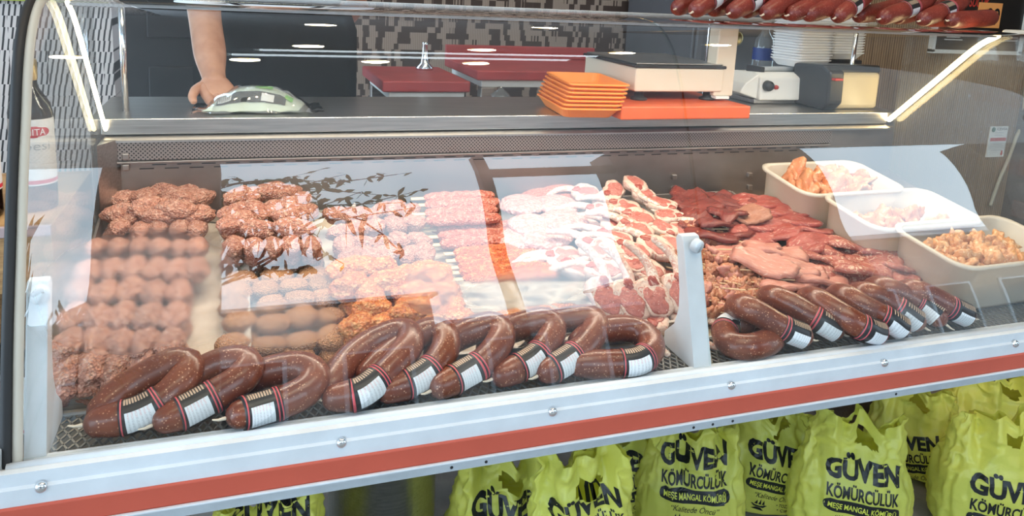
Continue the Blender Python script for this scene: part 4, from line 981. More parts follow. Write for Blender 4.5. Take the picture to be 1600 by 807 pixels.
# ================================================================== CHARCOAL BAGS UNDER THE COUNTER
M_bagw = mat('bag_reverse_print', (.68, .70, .09), .4)
def charcoal_bag(u, vtop, Y, label, W=.118, D=.085, yaw=None, vtext=None, seed=0, lean=0.0, hole=True, flap=1.0, roll=0.0, txt=True):
    top = onY(u, vtop, Y); X, Hh = top.x, max(.26, top.z)
    th = -math.atan2(X, Y)*.6 if yaw is None else yaw
    t = thing('charcoal_bag', label, 'bag', (X, Y, 0), 'yellow charcoal bags', (0, 0, th))
    nu, nt = 120, 84; b = BM(); rows = []
    for j in range(nt+1):
        s = j/nt; z = Hh*s
        k = min(1, (s/.07))**.5 if s < .07 else 1.0
        bul = 1+.08*math.sin(PI*min(1, s/.6))
        sh = max(0, (s-.55)/.45)
        w_ = W*k*bul*(1-.26*sh*flap); d_ = D*k*bul*(1-sh)**.9+.010*sh
        rw = []
        for i in range(nu):
            a = 2*PI*i/nu; ca, sa = math.cos(a), math.sin(a)
            x = w_*math.copysign(abs(ca)**.75, ca); y = d_*math.copysign(abs(sa)**.75, sa)
            n1 = noise.noise(Vector((ca*1.6+seed*5, sa*1.6, z*11))); n2 = noise.noise(Vector((ca*5, sa*5+seed*3, z*24)))
            rg = 1-abs(noise.noise(Vector((ca*3.2+seed, sa*3.2, z*9+ca*2))))*2
            amp = .008+.016*sh
            r_ = 1+amp*8*n1*.7+amp*3*n2+(.05*rg if s > .1 else 0)
            x *= r_; y = y*r_ + sh*(.020*math.sin(x*55+seed*2)+.012*math.sin(x*120+seed))*1.1 + lean*sh*sh*.06
            zz = z + (sh**2)*(.035*noise.noise(Vector((x*16, seed*4.4, 0)))+.012*math.sin(x*80+seed))
            if s > .05:
                cr_ = abs(noise.noise(Vector((x*22+seed*3, y*22, z*20))))+.6*abs(noise.noise(Vector((x*46+seed, y*46, z*40+5))))
                q_ = ((.010 if ca > .75 or ca < -.75 else .003)+.026*sh)*(.35-cr_); x += q_*ca; y += q_*sa*1.2
            if s == 0: x *= .55; y *= .55
            rw.append(b.verts.new((x, y, zz+.0008*0)))
        rows.append(rw)
    kill = []
    for j in range(nt):
        for i in range(nu):
            f = b.faces.new((rows[j][i], rows[j][(i+1) % nu], rows[j+1][(i+1) % nu], rows[j+1][i]))
            c = f.calc_center_median(); s = j/nt
            if hole and ((c.x-.01)/.026)**2+((s-.86)/.045)**2 < 1: kill.append(f)
    b.faces.new(rows[0][::-1])
    if kill: bmesh.ops.delete(b, geom=kill, context='FACES')
    bmesh.ops.recalc_face_normals(b, faces=b.faces[:])
    bmesh.ops.translate(b, verts=b.verts[:], vec=(0, 0, -min(v.co.z for v in b.verts)))
    tree = BVHTree.FromBMesh(b)
    o = link('bag_skin', b, M_bag, t, world=False)
    if not txt: return t
    zt = onY(u, (vtext if vtext else vtop+50)+22, Y-D).z
    cr, sr = math.cos(roll), math.sin(roll)
    def on(dx, dz, lift=.0016):
        def f(x, y):
            px_, pz = dx+x, dz+y; qx, qz = px_*cr-pz*sr, zt+px_*sr+pz*cr
            h = tree.ray_cast(Vector((qx, -.5, qz)), Vector((0, 1, 0)))
            return (qx, (h[0].y if h[0] is not None else 0)-lift, qz)
        return f
    L = lambda n, bm_, m_=M_print: link(n, bm_, m_, t, world=False, smooth=False)
    k = W/.125
    L('print_title', flat_text('GÜVEN', .165*k, .054*k, .045, on(0, 0)))
    L('print_subtitle', flat_text('KÖMÜRCÜLÜK', .160*k, .034*k, .028, on(.003, -.050*k)))
    L('print_bar', patch(.170*k, .030*k, on(.004, -.086*k), 20, 6, .014))
    L('print_bar_text', flat_text('MEŞE MANGAL KÖMÜRÜ', .150*k, .020*k, .02, on(.004, -.086*k, .0026)), M_bagw)
    L('print_script', flat_text('“Kalitede Öncü”', .115*k, .018*k, -.002, on(.006, -.114*k), shear=.35))
    # small brazier mark: bowl, flames, base
    m_ = BM()
    for poly in ([(-.022, -.006), (.022, -.006), (.012, -.014), (-.012, -.014)], [(-.016, -.024), (.016, -.024), (.006, -.015), (-.006, -.015)], [(-.014, -.004), (-.006, -.004), (-.009, .010)], [(-.004, -.004), (.004, -.004), (.0, .013)], [(.006, -.004), (.014, -.004), (.010, .010)]):
        f = on(-.030*k, -.140*k); m_.faces.new([m_.verts.new(f(x*k, y*k)) for x, y in poly])
    L('print_brazier', m_)
    L('print_note', flat_text('• TOZSUZ', .050*k, .010*k, .012, on(.040*k, -.136*k)))
    L('print_note', flat_text('• ÇIRALI', .050*k, .010*k, .012, on(.046*k, -.152*k)))
    return t
charcoal_bag(418, 776, 1.40, 'yellow charcoal bag by the wide steel drum, only its top showing', vtext=812, seed=1, hole=False)
charcoal_bag(792, 716, 1.44, 'yellow charcoal bag between the wide steel drum and a crumpled bag', vtext=786, seed=2, W=.12, lean=.4)
charcoal_bag(912, 700, 1.20, 'yellow charcoal bag with tall crumpled handle standing in front of two others', vtext=782, seed=3, W=.105, D=.07, roll=.28, lean=-.3)
charcoal_bag(968, 684, 1.57, 'yellow charcoal bag half hidden behind the crumpled one, end of title showing', vtext=712, seed=4, W=.11, roll=.12)
charcoal_bag(1085, 668, 1.45, 'yellow charcoal bag facing out squarely with its whole print in view', vtext=710, seed=5, W=.122, hole=False, yaw=-.45)
charcoal_bag(1210, 642, 1.51, 'yellow charcoal bag with gathered top, tilted print, next to the dark drum', vtext=698, seed=6, W=.118, roll=-.16, yaw=-.3)
charcoal_bag(1345, 650, 1.32, 'yellow charcoal bag with twisted top and large level print before the drum', vtext=728, seed=7, W=.128, D=.09, roll=-.04)
charcoal_bag(1435, 612, 1.52, 'yellow charcoal bag leaning behind the twisted one, print climbing', vtext=678, seed=8, W=.112, roll=.26, yaw=-.9)
charcoal_bag(1575, 650, 1.25, 'yellow charcoal bag with small handle hole standing out at the row end', vtext=752, seed=9, W=.135, D=.09)
charcoal_bag(1570, 588, 1.50, 'plain-sided yellow bag with open handle slot behind the row end bag', vtext=700, seed=10, W=.17, D=.10, yaw=-.5, txt=False)
def drum(u0, u1, v_, Y, hgt, label, m_):
    a, c = onY(u0, v_, Y), onY(u1, v_, Y); r = (c.x-a.x)/2*.95; p = Vector(((a.x+c.x)/2, Y, 0))
    t = thing('steel_drum', label, 'drum', p)
    link('drum_body', lathe(BM(), [(0, .002), (r, .002), (r, hgt-.01), (r+.004, hgt-.008), (r+.004, hgt), (r-.004, hgt), (r-.004, .01), (0, .01)], 48, Matrix.Translation(p)), m_, t)
    for s in (-1, 1):
        b = BM(); sweep(b, catmull([p+Vector((s*r, -.03, hgt*.7)), p+Vector((s*(r+.025), -.02, hgt*.7)), p+Vector((s*(r+.025), .02, hgt*.7)), p+Vector((s*r, .03, hgt*.7))], 5), .004, 8); link('drum_handle', b, M_steel, t)
drum(508, 680, 800, 1.50, .60, 'wide stainless steel drum standing under the counter between yellow bags', M_steel)
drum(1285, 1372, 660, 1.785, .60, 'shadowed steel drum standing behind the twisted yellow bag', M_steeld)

# ================================================================== ON THE WORKTOP
# orange foam trays
def foam_tray_mesh(hx, hy, hgt, m_):
    def rr(X, Y, z, rad=.015):
        return [(cx*(X-rad)+rad*math.cos(a0+PI/2*i/4), cy*(Y-rad)+rad*math.sin(a0+PI/2*i/4), z) for cx, cy, a0 in ((1, 1, 0), (-1, 1, PI/2), (-1, -1, PI), (1, -1, 1.5*PI)) for i in range(5)]
    b = BM(); prof = [rr(hx*.78, hy*.72, 0), rr(hx*.80, hy*.75, .001), rr(hx*.96, hy*.95, hgt-.004), rr(hx, hy, hgt-.003), rr(hx, hy, hgt), rr(hx*.95, hy*.94, hgt), rr(hx*.78, hy*.72, .004)]
    R_ = [[b.verts.new(p) for p in L] for L in prof]
    for a, c in zip(R_, R_[1:]):
        for i in range(20): b.faces.new((a[i], a[(i+1) % 20], c[(i+1) % 20], c[i]))
    b.faces.new(R_[0][::-1]); b.faces.new(R_[-1]); bmesh.ops.recalc_face_normals(b, faces=b.faces[:])
    me = bpy.data.meshes.new('foam_tray'); b.to_mesh(me); b.free(); me.materials.append(m_); return me
FT = foam_tray_mesh(.066, .112, .024, M_orange)
pos = ['bottom', 'second lowest', 'third lowest', 'middle', 'third highest', 'second highest', 'top']
for k in range(7):
    put('foam_tray', FT, (.705+k*.003, 1.545, WT+.0015+k*.0085), (0, 0, -.12+R(.02)), 'orange foam food tray, %s one in the stack beside the scale' % pos[k], 'foam tray', 'orange foam trays')
# orange board with the scale on it
tag(link('scale_board', bx(.758, 1.082, 1.432, 1.70, WT+.001, WT+.030, .003), M_oboard, smooth=False), 'thick orange plastic board under the weighing scale', 'board')
sc = thing('weighing_scale', 'cream weighing scale with black platter and tall display post', 'scale', (.93, 1.60, WT+.030))
BZ = WT+.030
link('scale_body', prism(BM(), [(.822, BZ+.022), (1.05, BZ+.022), (1.05, BZ+.075), (.822, BZ+.075)], 'y', 1.50, 1.77, .004), M_cream, sc, smooth=False)
link('platter_tray', bx(.818, 1.054, 1.497, 1.775, BZ+.075, BZ+.082, .002), M_blackp, sc, smooth=False)
link('platter', bx(.824, 1.048, 1.503, 1.768, BZ+.082, BZ+.086, .002), M_steel, sc, smooth=False)
for x, y in ((.85, 1.53), (1.03, 1.53), (.85, 1.74), (1.03, 1.74)):
    link('scale_foot', lathe(BM(), [(0, BZ+.0005), (.019, BZ+.0005), (.019, BZ+.005), (.011, BZ+.008), (.010, BZ+.023), (0, BZ+.023)], 16, Matrix.Translation((x, y, 0))), M_blackp, sc)
link('display_post', bx(1.030, 1.082, 1.505, 1.545, BZ+.012, 1.278, .003), M_cream, sc, smooth=False)
link('post_cap', bx(1.034, 1.070, 1.50, 1.54, BZ+.006, BZ+.012), M_white, sc, smooth=False)
# pack under the hand
pk = thing('product_pack', 'clear plastic pack with green and black print under the hand', 'pack', (.03, 1.60, WT+.001))
b = BM(); rows = []
for j in range(15):
    rw = []
    for i in range(25):
        a, c = -1+2*i/24, -1+2*j/14; hgt = .040*(1-abs(a)**2.2)*(1-abs(c)**2)
        rw.append((.03+a*.088+c*.012, 1.60+c*.055, WT+.006+hgt+.003*noise.noise(Vector((a*4, c*4, 2)))))
    rows.append(rw)
V = [[b.verts.new(p) for p in r_] for r_ in rows]; Vb = [[b.verts.new((p[0], p[1], WT+.004)) for p in r_] for r_ in rows]
for j in range(14):
    for i in range(24):
        b.faces.new((V[j][i], V[j][i+1], V[j+1][i+1], V[j+1][i])); b.faces.new((Vb[j][i], Vb[j+1][i], Vb[j+1][i+1], Vb[j][i+1]))
link('pack_filling', b, rough_paint('pale_green_filling', (.60, .68, .56), .4, .08, 60), pk)
def packpatch(a0, a1, c0, c1, m_, nme, lift=.002, n=10):
    b = BM(); R_ = []
    for j in range(5):
        rw = []
        for i in range(n+1):
            a, c = a0+(a1-a0)*i/n, c0+(c1-c0)*j/4; hgt = .040*(1-abs(a)**2.2)*(1-abs(c)**2)
            rw.append(b.verts.new((.03+a*.088+c*.012, 1.60+c*.055-.001, WT+.006+hgt+.003*noise.noise(Vector((a*4, c*4, 2)))+lift)))
        R_.append(rw)
    for j in range(4):
        for i in range(n): b.faces.new((R_[j][i], R_[j][i+1], R_[j+1][i+1], R_[j+1][i]))
    return link(nme, b, m_, pk)
M_green = mat('green_print', (.16, .55, .06), .4)
packpatch(-.75, .70, -.80, -.42, M_print, 'black_print'); packpatch(-.72, -.45, -.74, -.48, M_white, 'barcode_panel', .0032)
packpatch(.18, .45, -.78, -.52, M_white, 'white_panel', .0032); packpatch(.0, .36, -.2, .15, M_green, 'green_print'); packpatch(-.45, -.1, .2, .45, M_green, 'green_print'); packpatch(.66, .82, -.5, -.1, M_green, 'green_print')
for k in range(6):
    packpatch(-.70+.04*k, -.685+.04*k, -.72, -.52, M_print, 'barcode_bar', .0042, 2)
b = BM(); rows = []
for j in range(13):
    rows.append([b.verts.new((.03-.118+.245*i/22, 1.535+.12*j/12+.006*math.sin(i*.9), WT+.003+.010*abs(noise.noise(Vector((i*.35, j*.5, 7))))+.047*max(0, 1-((i-11)/9)**2)*max(0, 1-((j-6)/6)**2))) for i in range(23)])
for j in range(12):
    for i in range(22): b.faces.new((rows[j][i], rows[j][i+1], rows[j+1][i+1], rows[j+1][i]))
link('clear_wrap', b, M_film, pk)
# printer, sealer, boxes, bottle
pr = thing('receipt_printer', 'black printer with beige front panel at the worktop end', 'printer', (1.46, 1.60, WT))
link('printer_body', prism(BM(), [(1.545, WT+.001), (1.675, WT+.001), (1.68, WT+.01), (1.66, WT+.105), (1.56, WT+.112), (1.53, WT+.10), (1.525, WT+.02)], 'x', 1.378, 1.425, .006), M_blackp, pr, smooth=False)
link('printer_side', bx(1.425, 1.562, 1.548, 1.67, WT+.001, WT+.096, .012, seg=3), mat('beige_plastic', (.50, .42, .26), .35), pr, smooth=False)
link('printer_lid', prism(BM(), [(1.555, WT+.096), (1.67, WT+.090), (1.665, WT+.108), (1.56, WT+.114)], 'x', 1.380, 1.565, .004), M_blackp, pr, smooth=False)
link('printer_button', bx(1.385, 1.41, 1.516, 1.53, WT+.078, WT+.084, .001), mat('red_button', (.45, .04, .03), .4), pr, smooth=False)
vs = thing('vacuum_sealer', 'long white sealing machine with black knob and red button', 'sealer', (1.34, 1.70, WT))
link('sealer_body', prism(BM(), [(1.63, WT+.012), (1.77, WT+.012), (1.77, WT+.075), (1.66, WT+.082), (1.635, WT+.070)], 'x', 1.255, 1.46, .004), M_white, vs, smooth=False)
link('sealer_nose', prism(BM(), [(1.20, WT+.030), (1.255, WT+.014), (1.255, WT+.080), (1.215, WT+.055)], 'y', 1.64, 1.74, .003), M_white, vs, smooth=False)
link('sealer_base', bx(1.25, 1.46, 1.645, 1.77, WT+.001, WT+.013, .002), M_steel, vs, smooth=False)
MK = Matrix.Translation((1.275, 1.632, WT+.05)) @ Matrix.Rotation(PI/2, 4, 'X')
link('sealer_knob', lathe(BM(), [(0, .016), (.011, .016), (.013, .012), (.014, 0), (.0, 0)], 20, MK), M_blackp, vs)
link('sealer_button', lathe(BM(), [(0, .006), (.005, .006), (.006, 0)], 14, Matrix.Translation((1.303, 1.632, WT+.046)) @ Matrix.Rotation(PI/2, 4, 'X')), mat('red_button', (.5, .04, .03), .4), vs)
b = BM(); sweep(b, [Vector((1.28, 1.70, WT+.085)), Vector((1.44, 1.70, WT+.088))], .007, 8); link('sealer_bar', b, M_alug, vs)
link('sealer_hinge', bx(1.27, 1.285, 1.66, 1.72, WT+.078, WT+.095, .002), M_blackp, vs, smooth=False)
FW = foam_tray_mesh(.064, .055, .020, M_foam)
for st_, (x, y, z0, yw) in enumerate(((1.432, 1.705, WT+.096, .12), (1.566, 1.735, WT+.116, .10))):
    lab = ('white foam tray in the tall stack on the sealing machine', 'white foam tray in the tall stack over the printer')[st_]
    for k in range(24):
        put('foam_box', FW, (x+R(.0012), y+R(.0012), z0+k*.0072), (0, 0, yw+R(.01)), lab, 'foam tray', 'stacked white foam trays')
tag(link('stack_riser', bx(1.51, 1.63, 1.69, 1.77, WT+.001, WT+.115, .004), M_blackp, smooth=False), 'black box behind the printer carrying a foam tray stack', 'box')
wb_ = Vector((1.535, 2.0, 1.02)); bt = thing('water_bottle', 'clear plastic water bottle with blue label behind the scale', 'bottle', wb_)
link('bottle_body', lathe(BM(), [(0, 0), (.030, 0), (.032, .01), (.030, .05), (.032, .09), (.032, .15), (.028, .19), (.012, .215), (.012, .235)], 24, Matrix.Translation(wb_)), M_pet, bt)
link('bottle_label', lathe(BM(), [(.0327, .128), (.0327, .165)], 24, Matrix.Translation(wb_)), mat('blue_label', (.02, .05, .22), .4), bt)
link('bottle_cap', lathe(BM(), [(.014, .232), (.014, .25), (0, .25)], 20, Matrix.Translation(wb_)), M_white, bt)

# ================================================================== BACK AREA
def btable(x0, x1, y0, y1, ztop, th, label, back=False):
    t = thing('butcher_table', label, 'table', ((x0+x1)/2, (y0+y1)/2, 0))
    link('red_slab', bx(x0, x1, y0, y1, ztop-th, ztop, .004), M_rboard, t, smooth=False)
    link('white_slab', bx(x0+.02, x1-.01, y0+.02, y1-.02, ztop-th-.022, ztop-th, .003), M_white, t, smooth=False)
    for x in (x0+.04, x1-.04):
        for y in (y0+.04, y1-.04): link('leg', bx(x-.02, x+.02, y-.02, y+.02, 0, ztop-th-.022, .003), M_steeld, t, smooth=False)
    if back: link('back_board', bx(x0, x1, y1-.02, y1, ztop, ztop+.042, .003), M_rboard, t, smooth=False)
btable(.352, .592, 2.0, 2.36, 1.073, .030, 'small butcher table with a dark red slab and white underlay')
btable(.625, 1.15, 2.05, 2.42, 1.098, .028, 'wide butcher table with red slab and raised red back board', True)
tp = Vector((.525, 2.27, 1.0735)); tag(link('metal_pestle', lathe(BM(), [(0, 0), (.026, 0), (.027, .008), (.014, .02), (.009, .04), (.007, .075), (.009, .082), (0, .084)], 24, Matrix.Translation(tp)), M_chrome), 'shiny flared metal pestle standing on the small red table', 'pestle')
ps = thing('side_bench', 'low dark steel bench behind the worktop carrying a glass dome', 'bench', (1.1, 1.96, 0))
link('bench_top', bx(.62, 1.64, 1.84, 2.04, 1.0, 1.018, .002), M_steeld, ps, smooth=False)
for x in (.65, 1.61): link('leg', bx(x-.015, x+.015, 1.93, 1.96, 0, 1.0), M_steeld, ps, smooth=False)
dm = Vector((.655, 1.93, 1.019)); tag(link('glass_dome', lathe(BM(), [(.030, 0), (.031, .012), (.024, .03), (.010, .042), (.005, .05), (0, .051)], 24, Matrix.Translation(dm)), M_pet), 'small clear dome lid under the red back board', 'lid')
fr = thing('steel_fridge', 'dark grey steel fridge cabinet behind the scale post', 'fridge', (1.85, 2.6, 0))
link('fridge_body', bx(1.50, 2.25, 2.35, 2.85, .02, 1.9, .006), rough_paint('grey_steel', (.10, .10, .11), .4, .1, 5), fr, smooth=False)
link('fridge_door', bx(1.51, 2.24, 2.335, 2.35, .1, 1.85, .004), rough_paint('grey_steel_door', (.13, .13, .14), .4, .1, 5), fr, smooth=False)
q = onY(1150, 60, 2.33); b = BM(); bmesh.ops.create_circle(b, segments=28, radius=.026); b.free()
link('fridge_dial', lathe(BM(), [(0, .002), (.018, .002), (.020, .008), (.026, .008), (.027, 0)], 28, Matrix.Translation((q.x, 2.333, q.z)) @ Matrix.Rotation(PI/2, 4, 'X')), mat('brass_ring', (.40, .30, .12), .35, .8), fr)
link('fridge_handle', bx(1.53, 1.55, 2.30, 2.335, .9, 1.3, .004), M_chrome, fr, smooth=False)

# price sign and service notice on the ribbed wall
sg = thing('price_sign', 'black price board with white frame, red SUCUK lettering and orange card', 'sign', (2.255, 1.872, 1.20))
link('sign_board', bx(2.075, 2.450, 1.868, 1.879, 1.20, 1.72), mat('sign_black', (.016, .014, .013), .35), sg, smooth=False)
b = BM()
for a in ((2.066, 2.078, 1.196, 1.724), (2.447, 2.459, 1.196, 1.724), (2.066, 2.459, 1.192, 1.204), (2.066, 2.459, 1.716, 1.728)): box(b, a[0], a[1], 1.862, 1.879, a[2], a[3])
link('sign_frame', b, M_white, sg, smooth=False)
M_redt = mat('red_lettering', (.55, .045, .03), .5); q = onY(1531, 5, 1.866)
SF = lambda cx, cz, y=1.8665: (lambda x, z: (cx+x, y, cz+z))
q = onY(1531, 4, 1.866); link('sign_lettering', flat_text('SUCUK', .085, .030, .02, SF(q.x, q.z), shear=.2), M_redt, sg, smooth=False)
q2 = onY(1545, 24, 1.866); cd = link('price_card', bx(q2.x-.050, q2.x+.050, 1.863, 1.867, q2.z-.04, q2.z+.04), mat('orange_card', (.85, .36, .11), .5), sg, smooth=False)
link('price_digits', flat_text('99', .058, .055, .01, SF(q2.x+.014, q2.z-.004, 1.862)), M_print, cd, smooth=False)
b = BM()
for cx_, cz_, wd in ((1490, 58, .055), (1492, 54, .07), (1580, 55, .06), (1582, 59, .05), (1490, 62, .075), (1580, 64, .055)):
    qq = onY(cx_, cz_, 1.866); box(b, qq.x-wd/2, qq.x+wd/2, 1.8655, 1.868, qq.z-.0016, qq.z+.0016)
link('sign_small_print', b, M_white, sg, smooth=False)['kind'] = 'stuff'
a, c = onY(1549, 198, 1.876), onY(1567, 245, 1.876)
nt = thing('service_notice', 'small white service notice with green mark and red band on ribbed wall', 'notice', (a.x+.04, 1.878, c.z))
nx0, nx1, nz0, nz1 = a.x, a.x+.080, c.z, a.z; nw, nh = nx1-nx0, nz1-nz0
link('notice_sheet', bx(nx0, nx1, 1.8755, 1.8795, nz0, nz1), M_white, nt, smooth=False)
NF = lambda fx, fz: SF(nx0+nw*fx, nz0+nh*fz, 1.8745)
link('notice_mark', lathe(BM(), [(0, 0), (.0085, 0), (.0085, .0008)], 20, Matrix.Translation((nx0+nw*.15, 1.8753, nz0+nh*.90)) @ Matrix.Rotation(PI/2, 4, 'X')), mat('notice_green', (.02, .14, .09), .5), nt)
link('notice_title', flat_text('CEVSA', nw*.60, nh*.085, .01, NF(.65, .92)), M_print, nt, smooth=False)
link('notice_band', patch(nw*.92, nh*.11, NF(.5, .58)), mat('notice_red', (.5, .05, .05), .5), nt, smooth=False)
for fz, wd in ((.80, .5), (.72, .5), (.47, .85), (.42, .5), (.36, .9), (.30, .9), (.23, .6)):
    link('notice_line', patch(nw*wd, nh*.014, NF(.5, fz)), M_alug, nt, smooth=False)
b = BM(); F_ = NF(.83, .13); b.faces.new([b.verts.new(F_(x*nw, z*nh)) for x, z in ((-.04, .08), (.04, .08), (.04, -.01), (.09, -.01), (0, -.09), (-.09, -.01), (-.04, -.01))]); link('notice_arrow', b, M_redt, nt, smooth=False)

# wooden shelf with vinegar bottles beyond the glass end
sh = thing('wooden_shelf', 'oak wooden shelf unit beside the counter end', 'shelf', (-.55, 1.42, 0))
link('shelf_top', bx(-.85, -.272, 1.27, 1.60, .84, .945, .002), M_wood, sh, smooth=False)
link('shelf_edge', bx(-.85, -.272, 1.264, 1.272, .930, .946, .001), mat('mauve_edge', (.42, .32, .33), .5), sh, smooth=False)
link('lower_shelf', bx(-.85, -.272, 1.27, 1.60, .50, .53, .002), M_wood, sh, smooth=False)
link('side_board', bx(-.87, -.85, 1.27, 1.60, 0, .945), M_wood, sh, smooth=False); link('back_board', bx(-.85, -.272, 1.60, 1.615, 0, .945), M_wood, sh, smooth=False)
M_vin = mat('dark_vinegar_glass', (.010, .005, .004), .12); M_gold = mat('gold_cap', (.62, .45, .2), .35, .7); M_redl = mat('label_red', (.55, .03, .05), .5)
def vinegar(x, y, z, label, capm, apple=False, face=0.0, r=.031):
    p = Vector((x, y, z)); t = thing('vinegar_bottle', label, 'bottle', p, None)
    link('bottle_glass', lathe(BM(), [(0, .001), (r*.95, .001), (r, .006), (r, .155), (r*.9, .17), (.013, .195), (.0115, .215), (0, .215)], 32, Matrix.Translation(p)), M_vin, t)
    link('bottle_cap', lathe(BM(), [(.0125, .206), (.0135, .209), (.0135, .236), (.012, .239), (0, .239)], 24, Matrix.Translation(p)), capm, t)
    def f(rr, zc):
        def g(xx, zz): a = -PI/2+face+xx/r; return (x+rr*math.cos(a), y+rr*math.sin(a), z+zc+zz)
        return g
    lb = link('bottle_label', patch(.10, .105, f(r*1.012, .095), 24, 4), M_lab2, t)
    link('label_oval', patch(.050, .018, f(r*1.025, .128), 16, 6, .02), M_redl, lb)
    link('label_name', flat_text('AHITA', .036, .010, .0, f(r*1.04, .128)), M_white, lb, smooth=False)
    link('label_word', flat_text('ebesi', .048, .014, -.003, f(r*1.025, .106)), M_alug, lb, smooth=False)
    link('label_stripe', patch(.10, .006, f(r*1.022, .048), 24, 1), M_redl, lb)
    if apple:
        link('label_apple', patch(.022, .024, f(r*1.025, .085), 8, 8, .011), mat('apple_red', (.45, .05, .03), .4), lb); link('label_leaf', patch(.016, .010, f(r*1.03, .098), 8, 4, .008), M_green, lb)
M_lab2 = mat('bottle_label_paper', (.72, .70, .70), .5)
vinegar(-.312, 1.37, .946, 'dark vinegar bottle with gold cap standing against the glass end', M_gold, face=.25)
vinegar(-.380, 1.335, .946, 'dark vinegar bottle with an apple on its label on the wooden shelf', M_gold, True, face=.5)
vinegar(-.318, 1.345, .531, 'dark bottle with black cap on the lower shelf board', M_blackp, face=.3)
vinegar(-.392, 1.36, .531, 'dark bottle with black cap further in on the lower shelf board', M_blackp, True, face=.5)
q = onY(3, 640, 1.22); bb_ = thing('blue_sack', 'blue and tan plastic sack leaning at the shelf foot', 'sack', (q.x-.05, 1.20, 0))
me = blob_mesh('sack', .055, .045, .32, 3, .18, 1.6, 3); me.materials.append(mat('blue_plastic', (.08, .30, .55), .4)); put('sack_skin', me, (0, 0, .32), (0, 0, 0), parent=bb_)

# ================================================================== PERSON BEHIND THE WORKTOP
def skin_body(name, verts, edges, radii, mt, parent, sub=2, root=0):
    me = bpy.data.meshes.new(name); me.from_pydata([tuple(v) for v in verts], edges, []); me.update()
    o = bpy.data.objects.new(name, me); COL.objects.link(o); o.parent = parent
    off = parent_world(parent); me.transform(Matrix.Translation(-off))
    md = o.modifiers.new('skin', 'SKIN'); md.use_smooth_shade = True
    for i, r_ in enumerate(radii): me.skin_vertices[0].data[i].radius = r_ if hasattr(r_, '__len__') else (r_, r_); me.skin_vertices[0].data[i].use_root = (i == root)
    o.modifiers.new('sub', 'SUBSURF').levels = sub; o.modifiers['sub'].render_levels = sub
    me.materials.append(mt); return o
elb = onY(321, 36, 1.85); wr = onY(334, 122, 1.70)
PX, PY = .09, 2.10
pe = thing('person', 'person in white shirt and black apron pressing a pack on the worktop', 'person', (PX, PY, 0))
shR = Vector((PX-.19, PY-.02, 1.50)); shL = Vector((PX+.19, PY-.02, 1.50))
hand = onY(342, 146, 1.655)
bv = [(PX, PY, .98), (PX, PY, 1.18), (PX, PY, 1.40), (PX, PY, 1.54), (PX, PY-.02, 1.62), (PX, PY-.03, 1.70), (PX, PY-.03, 1.80),
      shR, elb, wr.lerp(elb, .4), wr, shL, (PX+.22, PY+.14, 1.26), (PX+.06, PY+.20, 1.08), (PX-.09, PY, .90), (PX-.10, PY-.01, .50), (PX-.10, PY+.02, .08), (PX-.10, PY-.08, .035),
      (PX+.09, PY, .90), (PX+.10, PY-.01, .50), (PX+.10, PY+.02, .08), (PX+.10, PY-.08, .035), hand.lerp(wr, .35)]
be = [(0, 1), (1, 2), (2, 3), (3, 4), (4, 5), (5, 6), (3, 7), (7, 8), (8, 9), (9, 10), (10, 22), (3, 11), (11, 12), (12, 13), (0, 14), (14, 15), (15, 16), (16, 17), (0, 18), (18, 19), (19, 20), (20, 21)]
br = [(.15, .11), (.145, .11), (.16, .11), (.09, .07), .055, (.075, .09), (.07, .085), .055, .036, .036, .0235, .055, .042, .028, .085, .06, .042, .035, .085, .06, .042, .035, .026]
skin_body('body', bv, be, br, M_skin, pe)
# the pressing hand: palm and five fingers lying on the pack
pv = [wr, hand.lerp(wr, .3), hand]; hv = []; he = []; hr = []
def chain(pts, rad):
    i0 = len(hv); hv.extend(pts); hr.extend(rad); he.extend([(i0+k, i0+k+1) for k in range(len(pts)-1)])
fdir = Vector((.25, -.85, -.42)).normalized(); sdir = Vector((1, .25, 0)).normalized()
palm = hand
for k, (off, L) in enumerate(((-.030, .062), (-.010, .074), (.010, .078), (.029, .068))):
    r0 = palm+sdir*off*.8; hv_, hr_ = [r0-fdir*.03, r0+fdir*.02, r0+fdir*(.02+L*.45)+Vector((0, 0, .006)), r0+fdir*(.02+L*.8)-Vector((0, 0, .004)), r0+fdir*(.02+L)-Vector((0, 0, .016))], [.013, .011, .0095, .009, .0075]
    skin_body('finger', hv_, [(0, 1), (1, 2), (2, 3), (3, 4)], hr_, M_skin, pe, 2)
r0 = palm-sdir*.032-fdir*.035; skin_body('thumb', [r0+sdir*.015, r0-sdir*.010+fdir*.02, r0-sdir*.022+fdir*.045, r0-sdir*.022+fdir*.066], [(0, 1), (1, 2), (2, 3)], [.012, .0105, .009, .007], M_skin, pe, 2)
skin_body('palm', [wr, palm-fdir*.035, palm, palm+fdir*.022], [(0, 1), (1, 2), (2, 3)], [(.025, .02), (.034, .019), (.040, .017), (.038, .013)], M_skin, pe, 2)
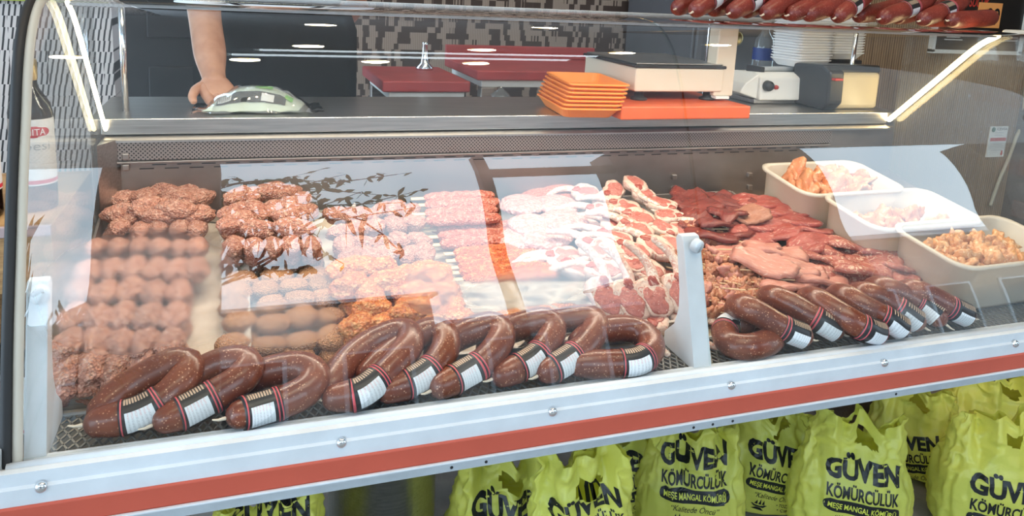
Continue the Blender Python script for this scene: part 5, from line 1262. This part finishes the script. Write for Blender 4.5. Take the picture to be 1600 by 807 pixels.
# clothing
sv = [(PX, PY, .92), (PX, PY, 1.18), (PX, PY, 1.40), (PX, PY, 1.545), shR, onY(319, 15, 1.875), shL, shL.lerp(Vector((PX+.22, PY+.14, 1.26)), .8)]
skin_body('shirt', sv, [(0, 1), (1, 2), (2, 3), (3, 4), (4, 5), (3, 6), (6, 7)], [(.17, .125), (.165, .125), (.178, .125), (.085, .075), .072, .050, .072, .062], M_shirt, pe)
b = BM(); rows = []
for j in range(13):
    z = .60+.80*j/12; wv = .20 if z < 1.22 else .20-.09*(z-1.22)/.18
    rows.append([b.verts.new((PX+wv*(-1+2*i/12)*1.0, PY-.165+.11*abs(-1+2*i/12)**2+.004*math.sin(i*1.3+j*.4), z)) for i in range(13)])
for j in range(12):
    for i in range(12): b.faces.new((rows[j][i], rows[j][i+1], rows[j+1][i+1], rows[j+1][i]))
bmesh.ops.solidify(b, geom=b.faces[:], thickness=.004); link('apron', b, M_apron, pe)
for s in (-1, 1):
    b = BM(); sweep(b, catmull([(PX+s*.105, PY-.115, 1.39), (PX+s*.09, PY-.10, 1.50), (PX+s*.07, PY-.0, 1.60)], 5), .010, 8); link('apron_strap', b, M_apron, pe)
    b = BM(); sweep(b, [Vector((PX+s*.09, PY, .95)), Vector((PX+s*.10, PY-.01, .50)), Vector((PX+s*.10, PY+.02, .10))], lambda t_: .10-.03*t_, 14); link('trouser_leg', b, M_apron, pe)
    b = BM(); box(b, PX+s*.10-.045, PX+s*.10+.045, PY-.15, PY+.09, .0, .075, .025, seg=3); link('shoe', b, M_blackp, pe)
hd = blob_mesh('head', .078, .098, .118, 5, .03, 1.0, 3); hd.materials.append(M_skin); ho = put('head', hd, (0, -.03, 1.76), (0, 0, 0), parent=pe)
hh_ = blob_mesh('hair', .083, .102, .085, 6, .06, 2.0, 3); hh_.materials.append(M_hair); put('hair', hh_, (0, .018, .055), (0, 0, 0), parent=ho)
em = blob_mesh('eye', .011, .008, .009, 1, .0, 1, 2); em.materials.append(M_white)
nm = blob_mesh('nose', .011, .018, .024, 1, .05, 1, 2); nm.materials.append(M_skin); mm = blob_mesh('mouth', .024, .007, .007, 1, .05, 1, 2); mm.materials.append(mat('lip', (.36, .12, .10), .5)); er = blob_mesh('ear', .010, .018, .028, 1, .1, 1, 2); er.materials.append(M_skin)
for s in (-1, 1): put('eye', em, (s*.030, -.087, .004), (0, 0, 0), parent=ho); put('ear', er, (s*.079, .0, -.005), (0, 0, 0), parent=ho)
put('nose', nm, (0, -.100, -.018), (0, 0, 0), parent=ho); put('mouth', mm, (0, -.089, -.058), (0, 0, 0), parent=ho)
